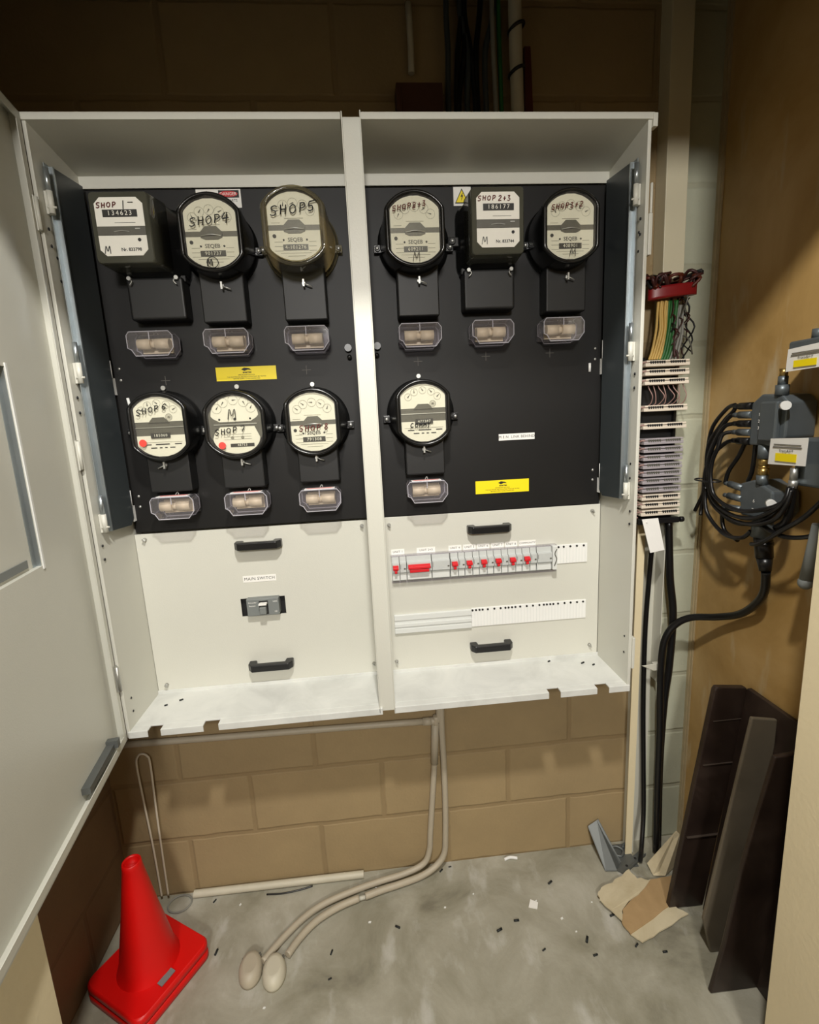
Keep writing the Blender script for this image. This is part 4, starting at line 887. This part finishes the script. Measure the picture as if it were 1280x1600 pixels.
bundle('wire_bundle', 'thin pinkish jumper wires hanging loose between the cream strips', 'wires', [(1.738+.014*i, -.070, 1.488) for i in range(8)], [(1.745+.013*i, -.060, 1.432) for i in range(8)], 'pinkwire', .0013, (.006, -.018, -.004))
tp = obj('red_tape_band', MB().rings([[(1.802 + .066*math.cos(a), -.058 + .020*math.sin(a), z + .006*math.cos(a)) for a in [2*PI*i/28 for i in range(28)]] for z in (1.706, 1.712, 1.730, 1.736)]), 'tape', None, label='band of red tape around the wires at the foot of the cream trunking', cat='tape')
te = thing('wire_bundle', 'dark wire ends bunched around the bottom of the cream trunking', 'wires', (1.80, -.05, 1.74))
for i in range(22):
    x0_ = random.uniform(1.738, 1.866)
    pts = [(x0_, random.uniform(-.085, -.03), 1.728), (x0_+random.uniform(-.02, .02), random.uniform(-.09, -.05), 1.745+random.uniform(0, .012)), (x0_+random.uniform(-.03, .03), random.uniform(-.085, -.03), 1.752+random.uniform(-.006, .018)), (x0_+random.uniform(-.04, .04), -.03, 1.745+random.uniform(-.012, .012))]
    obj('wire', MB().tube(pts, random.choice((.0026, .0036, .0044)), n=6, sub=4), random.choice(('cablered', 'cablered', 'ink', 'orangeband', 'tape')), te)
obj('paper_tag', MB().prism([(1.720, -.100, 1.128), (1.765, -.102, 1.130), (1.784, -.108, 1.040), (1.743, -.108, 1.034)], (0, .0006, 0)).cyl((1.733, -.1035, 1.120), (1.733, -.1005, 1.120), .002, n=8), 'paper', None, label='white paper tag hanging below the terminal strips', cat='tag')
# ---- coax splitters on the brown wall
def gbox(mb, x0, x1, y0, y1, z0, z1): return mb.box((x0, y0, z0), (x1, y1, z1))
WR = 1.956
tpu = thing('coax_tap', 'upper grey metal coaxial tap on the brown wall with five cables on its left side', 'coaxial tap', (WR, -.30, 1.33))
obj('body', MB().prism([(1.880, -.262, 1.330), (1.880, -.345, 1.330), (1.880, -.362, 1.350), (1.880, -.362, 1.425), (1.880, -.345, 1.440), (1.880, -.290, 1.445), (1.880, -.262, 1.425)], (.070, 0, 0)), 'castgrey', tpu, .004)
obj('lid', MB().box((1.868, -.348, 1.342), (1.882, -.300, 1.428)), 'castgrey', tpu, .004)
for k in range(5):
    z = 1.338+.0205*k
    p = obj('port', MB().cyl((1.884, -.262, z), (1.884, -.222, z), .0085, n=12).cyl((1.884, -.228, z), (1.884, -.205, z), .0062, n=12), 'castgrey' if k % 2 else 'blackplastic', tpu)
obj('top_port', MB().cyl((1.888, -.335, 1.440), (1.888, -.335, 1.462), .013, n=16).cyl((1.888, -.335, 1.462), (1.888, -.335, 1.480), .0095, n=14), 'castgrey', tpu)
obj('brass_cap', MB().cyl((1.888, -.335, 1.480), (1.888, -.335, 1.496), .0080, n=14), 'brass', tpu)
obj('white_cap', MB().cyl((1.872, -.362, 1.418), (1.862, -.378, 1.418), .0095, n=14), 'white', tpu)
obj('number_mark', merge(*[text_mb(str(s_), .010, (1.8675, -.302, zz), face='-X') for s_, zz in ((1, 1.40), (2, 1.385), (3, 1.37))]), 'paper', tpu)
obj('base_port', MB().cyl((1.890, -.300, 1.332), (1.890, -.300, 1.300), .014, n=16), 'castgrey', tpu)
obj('brass_nut', MB().cyl((1.890, -.300, 1.302), (1.890, -.300, 1.284), .0125, n=6).cyl((1.890, -.300, 1.284), (1.890, -.300, 1.278), .0105, n=12).cyl((1.890, -.300, 1.278), (1.890, -.300, 1.262), .0125, n=6), 'brass', tpu)
tpl = thing('coax_tap', 'lower grey coaxial tap on the brown wall with the thick black plug below it', 'coaxial tap', (WR, -.29, 1.15))
obj('body', MB().prism([(1.882, -.250, 1.160), (1.882, -.330, 1.160), (1.882, -.345, 1.180), (1.882, -.340, 1.228), (1.882, -.285, 1.250), (1.882, -.240, 1.235)], (.068, 0, 0)), 'castgrey', tpl, .005)
obj('neck', MB().cyl((1.890, -.300, 1.262), (1.890, -.300, 1.240), .0125, n=16), 'castgrey', tpl)
obj('lower_neck', MB().cyl((1.892, -.310, 1.165), (1.892, -.310, 1.118), .020, .024, 18), 'castgrey', tpl)
obj('white_cap', MB().cyl((1.874, -.345, 1.205), (1.864, -.362, 1.205), .0095, n=14), 'white', tpl)
for k in range(3):
    obj('port', MB().cyl((1.886, -.250, 1.172+.026*k), (1.884, -.206, 1.170+.030*k), .0085, n=12).cyl((1.884, -.206, 1.170+.030*k), (1.883, -.192, 1.170+.030*k), .0055, n=10), 'castgrey', tpl)
obj('number_mark', merge(text_mb('6', .012, (1.8815, -.290, 1.200), face='-X'), text_mb('7', .012, (1.8815, -.288, 1.178), face='-X')), 'paper', tpl)
obj('round_plug', MB().cyl((1.892, -.312, 1.128), (1.893, -.322, 1.070), .0195, .0185, 22).cyl((1.893, -.322, 1.070), (1.893, -.328, 1.040), .0170, .0125, 22).cyl((1.8925, -.316, 1.105), (1.8925, -.3175, 1.098), .0205, n=22), 'blackplastic', None, label='thick round black plug under the lower coaxial tap', cat='plug')
dev = thing('coax_splitter', 'dark grey splitter box at the right edge of the brown wall, behind the white tag', 'splitter', (WR, -.45, 1.28))
obj('body', MB().box((1.885, -.520, 1.250), (1.952, -.385, 1.350)), 'castgrey', dev, .006)
obj('connector', MB().cyl((1.876, -.398, 1.288), (1.876, -.398, 1.262), .0075, n=12).cyl((1.876, -.398, 1.262), (1.876, -.398, 1.245), .009, n=6), 'zinc', dev)
obj('lead', MB().tube([(1.876, -.398, 1.25), (1.878, -.396, 1.21), (1.880, -.385, 1.17), (1.882, -.36, 1.15)], .0085, n=10), 'cable', dev)
def tag_card(yc, z0, z1, wd, lab, x=1.868, tilt=.03):
    v = [(x, yc+wd/2, z0), (x, yc-wd/2, z0+tilt*.1), (x-.002, yc-wd/2-.003, z1+tilt*.15), (x-.002, yc+wd/2-.004, z1)]
    s = obj('instruction_tag', MB().prism(v, (-.0008, 0, 0)), 'paper', None, label=lab, cat='tag')
    zc, hh = (z0+z1)/2, z1-z0
    obj('yellow_highlight', MB().box((x-.0034, yc-wd*.28, zc-hh*.34), (x-.0026, yc+wd*.28, zc-hh*.04)), 'yellow', s)
    obj('lettering', merge(MB().box((x-.0040, yc-wd*.38, zc+hh*.28), (x-.0032, yc+wd*.34, zc+hh*.31)), MB().box((x-.0040, yc-wd*.40, zc+hh*.18), (x-.0032, yc+wd*.36, zc+hh*.22)), text_mb('TransACT', .0085, (x-.0036, yc, zc+hh*.06), face='-X')), 'fadeink', s)
tag_card(-.385, 1.292, 1.348, .094, 'white tag with yellow highlight hanging beside the upper coaxial tap')
tag_card(-.405, 1.487, 1.532, .094, 'white and yellow tag high at the right edge of the brown wall', x=1.872)
bx2 = thing('grey_wall_unit', 'pale grey metal unit high at the right edge of the brown wall above its tag', 'wall unit', (WR, -.42, 1.52))
obj('body', MB().box((1.878, -.480, 1.500), (1.950, -.352, 1.548)), 'castgrey', bx2, .004)
obj('top_port', MB().cyl((1.900, -.400, 1.548), (1.900, -.400, 1.566), .013, n=16), 'castgrey', bx2)
L = [
 [(1.884, -.205, 1.420), (1.885, -.200, 1.409), (1.885, -.167, 1.382), (1.885, -.120, 1.323), (1.885, -.118, 1.247), (1.885, -.133, 1.188), (1.885, -.178, 1.153), (1.875, -.256, 1.139), (1.866, -.340, 1.165), (1.862, -.387, 1.205), (1.866, -.402, 1.245)],
 [(1.884, -.205, 1.400), (1.880, -.190, 1.392), (1.877, -.160, 1.350), (1.877, -.134, 1.297), (1.877, -.130, 1.232), (1.877, -.155, 1.176), (1.872, -.223, 1.148), (1.864, -.306, 1.148), (1.858, -.375, 1.172), (1.856, -.406, 1.207), (1.866, -.406, 1.243)],
 [(1.884, -.205, 1.379), (1.874, -.185, 1.370), (1.869, -.160, 1.325), (1.869, -.145, 1.283), (1.869, -.150, 1.233), (1.869, -.172, 1.184), (1.866, -.236, 1.160), (1.860, -.312, 1.164), (1.856, -.368, 1.189), (1.856, -.402, 1.219), (1.866, -.400, 1.247)],
 [(1.884, -.205, 1.359), (1.868, -.190, 1.352), (1.861, -.185, 1.317), (1.861, -.170, 1.285), (1.861, -.168, 1.238), (1.861, -.190, 1.195), (1.858, -.262, 1.176), (1.854, -.339, 1.188), (1.858, -.396, 1.215), (1.868, -.398, 1.245)],
 [(1.884, -.205, 1.338), (1.880, -.185, 1.330), (1.876, -.150, 1.300), (1.878, -.126, 1.265), (1.880, -.118, 1.225), (1.884, -.112, 1.195), (1.885, -.095, 1.164), (1.885, -.081, 1.139)],
 [(1.884, -.205, 1.424), (1.890, -.170, 1.415), (1.893, -.120, 1.370), (1.893, -.106, 1.310), (1.890, -.110, 1.255), (1.885, -.118, 1.200), (1.885, -.108, 1.155), (1.880, -.112, 1.132)],
 [(1.872, -.135, 1.215), (1.869, -.150, 1.150), (1.869, -.215, 1.106), (1.869, -.275, 1.108), (1.872, -.300, 1.130)],
 [(1.884, -.470, 1.240), (1.861, -.450, 1.195), (1.861, -.395, 1.152), (1.861, -.346, 1.114), (1.866, -.312, 1.102)],
 [(1.883, -.192, 1.172), (1.883, -.190, 1.140), (1.882, -.205, 1.108), (1.878, -.255, 1.096)],
 [(1.883, -.192, 1.230), (1.884, -.200, 1.262), (1.887, -.225, 1.300), (1.890, -.240, 1.335)],
 [(1.900, -.245, 1.240), (1.895, -.262, 1.270), (1.893, -.268, 1.332)],
 [(1.870, -.330, 1.150), (1.868, -.400, 1.140), (1.872, -.470, 1.160), (1.885, -.530, 1.200)],
]
desc = ['outermost black coaxial cable of the coiled bunch, from the top port', 'second black coaxial cable of the coiled bunch on the brown wall', 'third black coaxial cable of the coiled bunch on the brown wall', 'innermost black coaxial cable looping below the white tag',
 'black coaxial cable hanging left with a bare end beside the terminal strips', 'black coaxial cable forming the far left edge of the coil', 'black cable sagging in a low loop beneath the coil', 'black cable crossing from the right splitter to the plug',
 'short black cable dropping from the lower tap', 'short black cable linking the two coaxial taps on the left', 'short black cable behind the brass nut between the taps', 'black cable leaving the coil towards the right edge']
for pts, dsc in zip(L, desc):
    tube_obj('coax_cable', pts, .0050, 'cable', label=dsc, cat='cable', group='coaxial cables on the brown wall', n=10)
obj('cable_tie', MB().tube([(1.873+.022*math.cos(a), -.140+.040*math.sin(a), 1.232) for a in [2*PI*i/12 for i in range(12)]], .0022, n=6, closed=True, sub=3), 'blackplastic', None, label='black cable tie around the coiled coaxial cables', cat='cable tie')
obj('hanging_cable_end', MB().cyl((1.878, -.470, 1.180), (1.872, -.455, 1.060), .015, .012, 14).sphere((1.872, -.455, 1.055), .014), 'swgrey', None, label='dark grey cable gland hanging at the right edge of the brown wall', cat='cable gland')

# ================================================================ LEANING BOARDS, CARDBOARD, BRACKET
def board(lab, pts, y0, y1, th, m, name='leaning_board', bev=.003):
    v = []
    for (x, z) in pts:
        t_ = z/0.70; v.append((x, y0+(y1-y0)*t_, z))
    return obj(name, MB().prism(v, (0, th, 0)), m, None, bev, label=lab, cat='board')
b1 = board('narrow dark brown board leaning right against the brown wall, front left of the group', [(1.766, .004), (1.871, .001), (1.948, .680), (1.940, .690), (1.859, .699), (1.853, .690)], -.240, -.248, .016, 'board')
for z, dx in ((.245, .034), (.470, .065), (.60, .085)):
    obj('groove', MB().box((1.770+dx, -.2490, z-.0008), (1.868+dx, -.2425, z+.0008)), 'boardline', b1)
b2 = obj('leaning_board', MB().prism([(1.862, -.250, .002), (1.941, -.250, .690), (1.938, -.545, .690), (1.862, -.545, .002)], (.012, 0, .0)), 'board', None, .002, label='wide dark brown board leaning flat against the brown wall behind the others', cat='board')
b3 = board('grey brown strip board leaning between the dark boards, edge towards the cabinet', [(1.806, .002), (1.868, .002), (1.930, .60), (1.930, .672), (1.864, .684), (1.779, .110)], -.362, -.362, .010, 'boardgrey')
b4 = board('dark brown board nearest the door frame, leaning to the right in front', [(1.741, .003), (1.880, .001), (1.930, .600), (1.926, .652), (1.850, .645), (1.816, .474), (1.795, .355), (1.767, .140)], -.450, -.450, .012, 'board')
cb = thing('torn_cardboard', 'torn piece of folded cardboard lying on the concrete in front of the dark boards', 'cardboard', (1.70, -.2, 0))
def torn(pts, z, th, j=.004, zl=None):
    out = []; n = len(pts)
    for i, p in enumerate(pts):
        q = pts[(i+1) % n]
        for k in range(4):
            t_ = k/4; jx = random.uniform(-j, j) if k else 0; jy = random.uniform(-j, j) if k else 0
            x, y = p[0]+(q[0]-p[0])*t_+jx, p[1]+(q[1]-p[1])*t_+jy
            out.append((x, y, z(x, y) if callable(z) else z))
    return MB().prism(out, (0, 0, th))
obj('sheet', torn([(1.582, -.181), (1.614, -.157), (1.667, -.136), (1.718, -.113), (1.725, -.146), (1.764, -.153), (1.632, -.232), (1.614, -.263), (1.582, -.201)], lambda x, y: .010+.10*max(0, (1.66-x))*.6, .003), 'card', cb)
obj('brown_fold', torn([(1.765, -.152), (1.835, -.148), (1.838, -.182), (1.790, -.230), (1.621, -.297), (1.613, -.263), (1.633, -.231)], .008, .003, .002), 'cardbrown', cb)
obj('lower_flap', torn([(1.621, -.295), (1.777, -.227), (1.811, -.263), (1.725, -.292), (1.642, -.319)], .005, .004, .003), 'card', cb)
obj('cardboard_scrap', MB().prism([(1.783, -.100, .012), (1.783, -.134, .004), (1.817, -.139, .004), (1.862, -.116, .006), (1.880, -.105, .112), (1.874, -.100, .120)], (.001, -.003, .001)), 'card', None, label='upright pale cardboard scrap tucked behind the narrow dark board', cat='cardboard')
br = thing('steel_bracket', 'bent perforated grey steel bracket lying at the foot of the cable channel', 'bracket', (1.66, -.09, 0))
def strap(pts, wv, th, mb=None):
    mb = mb or MB()
    for a, b in zip(pts, pts[1:]):
        a, b = Vector(a), Vector(b); w_ = Vector(wv)
        mb.prism([a, b, b+w_, a+w_], Vector((0, 0, th)) if abs(w_.z) < .5*w_.length else Vector((0, th, 0)))
    return mb
obj('upright_flange', MB().prism([(1.658, -.010, .098), (1.628, -.014, .084), (1.646, -.102, .003), (1.680, -.106, .003), (1.700, -.085, .003)], (.002, .0015, .003)), 'bracket', br)
obj('side_lip', MB().prism([(1.658, -.010, .098), (1.700, -.085, .003), (1.704, -.085, .012), (1.664, -.008, .104)], (.002, 0, 0)), 'bracket', br)
obj('flat_leg', MB().prism([(1.680, -.104, .003), (1.700, -.120, .003), (1.800, -.066, .003), (1.790, -.046, .003)], (0, 0, .002)).prism([(1.700, -.120, .003), (1.800, -.066, .003), (1.800, -.066, .013), (1.700, -.120, .013)], (0, .0015, 0)), 'bracket', br)
obj('base_plate', MB().box((1.672, -.098, .001), (1.758, -.012, .0025)), 'bracket', br)
obj('hole_rim', MB().cyl((1.666, -.052, .040), (1.668, -.056, .042), .004, n=10).cyl((1.720, -.094, .005), (1.720, -.094, .0062), .004, n=10).cyl((1.760, -.072, .005), (1.760, -.072, .0062), .004, n=10), 'ink', br)
obj('curled_offcut', MB().tube([(1.690, -.050, .006), (1.700, -.030, .010), (1.720, -.028, .012), (1.735, -.042, .008), (1.722, -.058, .005), (1.705, -.052, .005)], .0040, n=8), 'bracket', None, label='curled grey offcut inside the angle of the steel bracket', cat='offcut')
obj('curled_offcut', MB().tube([(1.742, -.030, .005), (1.752, -.020, .009), (1.766, -.026, .009), (1.768, -.040, .005)], .0040, n=8), 'castgrey', None, label='short curled grey offcut against the foot of the channel', cat='offcut')

# ================================================================ ABOVE THE CABINET
tube_obj('wall_conduit', [(1.147, -.012, 2.241), (1.148, -.012, 2.30), (1.146, -.012, 2.385)], .0075, 'pvcw', label='short pale conduit stub on the dark wall above the cabinet', cat='conduit', sub=2)
obj('timber_block', MB().box((1.105, -.050, 2.042), (1.215, 0, 2.200)).box((1.118, -.052, 2.050), (1.120, -.050, 2.190)), 'wood', None, .003, label='dark timber block on top of the cabinet left of the cables', cat='timber block')
for i in range(7):
    x = 1.235 + .0155*i
    tube_obj('riser_cable', [(x, -.022-.006*(i % 2), 2.042), (x-.003+.006*math.sin(i*2.1), -.024, 2.17), (x+.010*math.sin(i), -.024, 2.28), (x+.022*math.sin(i*1.3), -.020, 2.40), (x+.02, -.02, 2.699)], .0068, 'cable' if i % 3 else 'leaf', label='dark cable rising behind the top of the cabinet in the thick bunch', cat='cable', group='dark cables rising above the cabinet')
tube_obj('riser_cable', [(1.352, -.030, 2.042), (1.346, -.030, 2.20), (1.341, -.030, 2.36), (1.340, -.030, 2.699)], .0055, 'cablegrey', label='pale grey cable rising just left of the white riser pipe', cat='cable')
tube_obj('riser_cable', [(1.366, -.024, 2.042), (1.362, -.024, 2.20), (1.358, -.024, 2.36), (1.356, -.024, 2.699)], .0055, 'cablegreen', label='green cable rising beside the white riser pipe', cat='cable')
wp = thing('riser_pipe', 'white pipe with black ties rising above the cabinet', 'pipe', (1.40, -.03, 2.042))
tube_obj('pipe', [(1.405, -.030, 2.042), (1.400, -.030, 2.20), (1.396, -.030, 2.36), (1.393, -.030, 2.699)], .0155, 'pvcw', parent=wp, n=16)
for z in (2.235, 2.325): obj('tie', MB().tube([(1.399+.0175*math.cos(a), -.030+.0175*math.sin(a), z+.008*math.cos(a)) for a in [2*PI*i/12 for i in range(12)]], .004, n=6, closed=True, sub=3), 'cable', wp)
obj('orange_strap', MB().prism([(1.425, -.012, 2.30), (1.440, -.012, 2.30), (1.452, -.012, 2.042), (1.428, -.012, 2.042)], (0, .010, 0)), 'orangeband', None, label='dark orange strap on the wall right of the white riser pipe', cat='strap')

# ================================================================ CEILING LIGHTS OUTSIDE THE OPENING
for k, (x, y, lab) in enumerate(((LAMP[0], LAMP[1], 'round ceiling light just outside the opening'),)):
    t = thing('ceiling_light', lab, 'ceiling light', (x, y, 2.70))
    obj('housing', MB().rings([[(x+r*math.cos(a), y+r*math.sin(a), z) for a in [2*PI*i/32 for i in range(32)]] for r, z in ((.17, 2.70), (.17, 2.672), (.155, 2.664), (.155, 2.668))], False, False), 'white', t)

# ================================================================ DEBRIS ON THE FLOOR
deb = [('dark_offcut', 'darkstuff', 'small dark offcut of cable lying on the concrete floor', 'dark offcuts scattered on the floor', 'offcut', [(1.015, -.052, 50), (0.430, -.040, 60), (0.640, -.020, 10), (0.985, -.190, -30), (0.800, -.235, 70), (0.800, -.300, 20), (1.325, -.215, 0), (1.270, -.235, 20), (1.135, -.030, 40), (1.165, -.02, 5), (1.462, -.115, 30), (0.480, -.195, 80), (1.600, -.235, 15), (1.625, -.320, 35), (1.690, -.345, 0), (1.500, -.290, 60), (1.505, -.330, 10), (1.375, -.300, 25)]),
       ('pale_chip', 'white', 'tiny white chip lying on the concrete floor', 'white chips scattered on the floor', 'chip', [(1.400, -.165, 20), (0.925, -.060, 0), (0.512, -.062, 60), (1.128, -.150, 0), (1.455, -.225, 30), (1.480, -.265, 10), (1.560, -.190, 0), (1.220, -.120, 45), (0.905, -.165, 0), (0.640, -.345, 0)])]
for nm, mt, lab, grp, cat, spots in deb:
    for i, (x, y, a) in enumerate(spots):
        s = random.uniform(.6, 1.1) * (.7 if nm == 'pale_chip' else .95)
        if nm == 'dark_offcut': mb = MB().cyl((x-.008*s, y, .0032*s), (x+.008*s, y, .0032*s), .0032*s, n=8)
        else: mb = MB().prism([(x-.006*s, y-.003*s, .0005), (x+.005*s, y-.004*s, .0005), (x+.007*s, y+.003*s, .0005), (x-.003*s, y+.004*s, .0005)], (0, 0, .0018))
        mb.xf(Matrix.Translation((x, y, 0)) @ Matrix.Rotation(math.radians(a), 4, 'Z') @ Matrix.Translation((-x, -y, 0)))
        obj(nm, mb, mt, None, label=lab, cat=cat, group=grp)
obj('paper_scrap', MB().prism([(1.372, -.182, .001), (1.395, -.190, .001), (1.404, -.172, .001), (1.384, -.160, .001)], (0, 0, .003)), 'paper', None, label='small square white paper scrap on the floor in the middle right', cat='paper scrap')
obj('pipe_chip', MB().tube([(1.345, .0-.020, .004), (1.365, -.016, .006), (1.388, -.020, .004)], .0048, n=8), 'white', None, label='short curved white pipe chip near the foot of the block wall', cat='pipe offcut')
for x, y, sx in ((1.560, -.100, .006), (1.585, -.115, .004), (1.470, -.075, .004), (0.447, -.105, .005), (0.415, -.125, .004)):
    z = 0.7185
    obj('shelf_debris', MB().box((x-sx, y-.0015, z), (x+sx, y+.0015, z+.003), (.5, 'Z')), 'darkstuff', None, label='tiny dark wire clipping on the cabinet shelf', cat='wire clipping', group='dark clippings on the cabinet shelves')
t = thing('fill_light', 'round housing of the added fill light on the outer far wall', 'wall light', (0.9, -3.6, 2.32))  # made-up housing around the added fill lamp, out of view
obj('housing', MB().rings([[(0.9+r*math.cos(a), y, 2.32+r*math.sin(a)) for a in [2*PI*i/32 for i in range(32)]] for r, y in ((.25, -3.60), (.25, -3.40), (.235, -3.38), (.225, -3.40))], False, False), 'white', t)
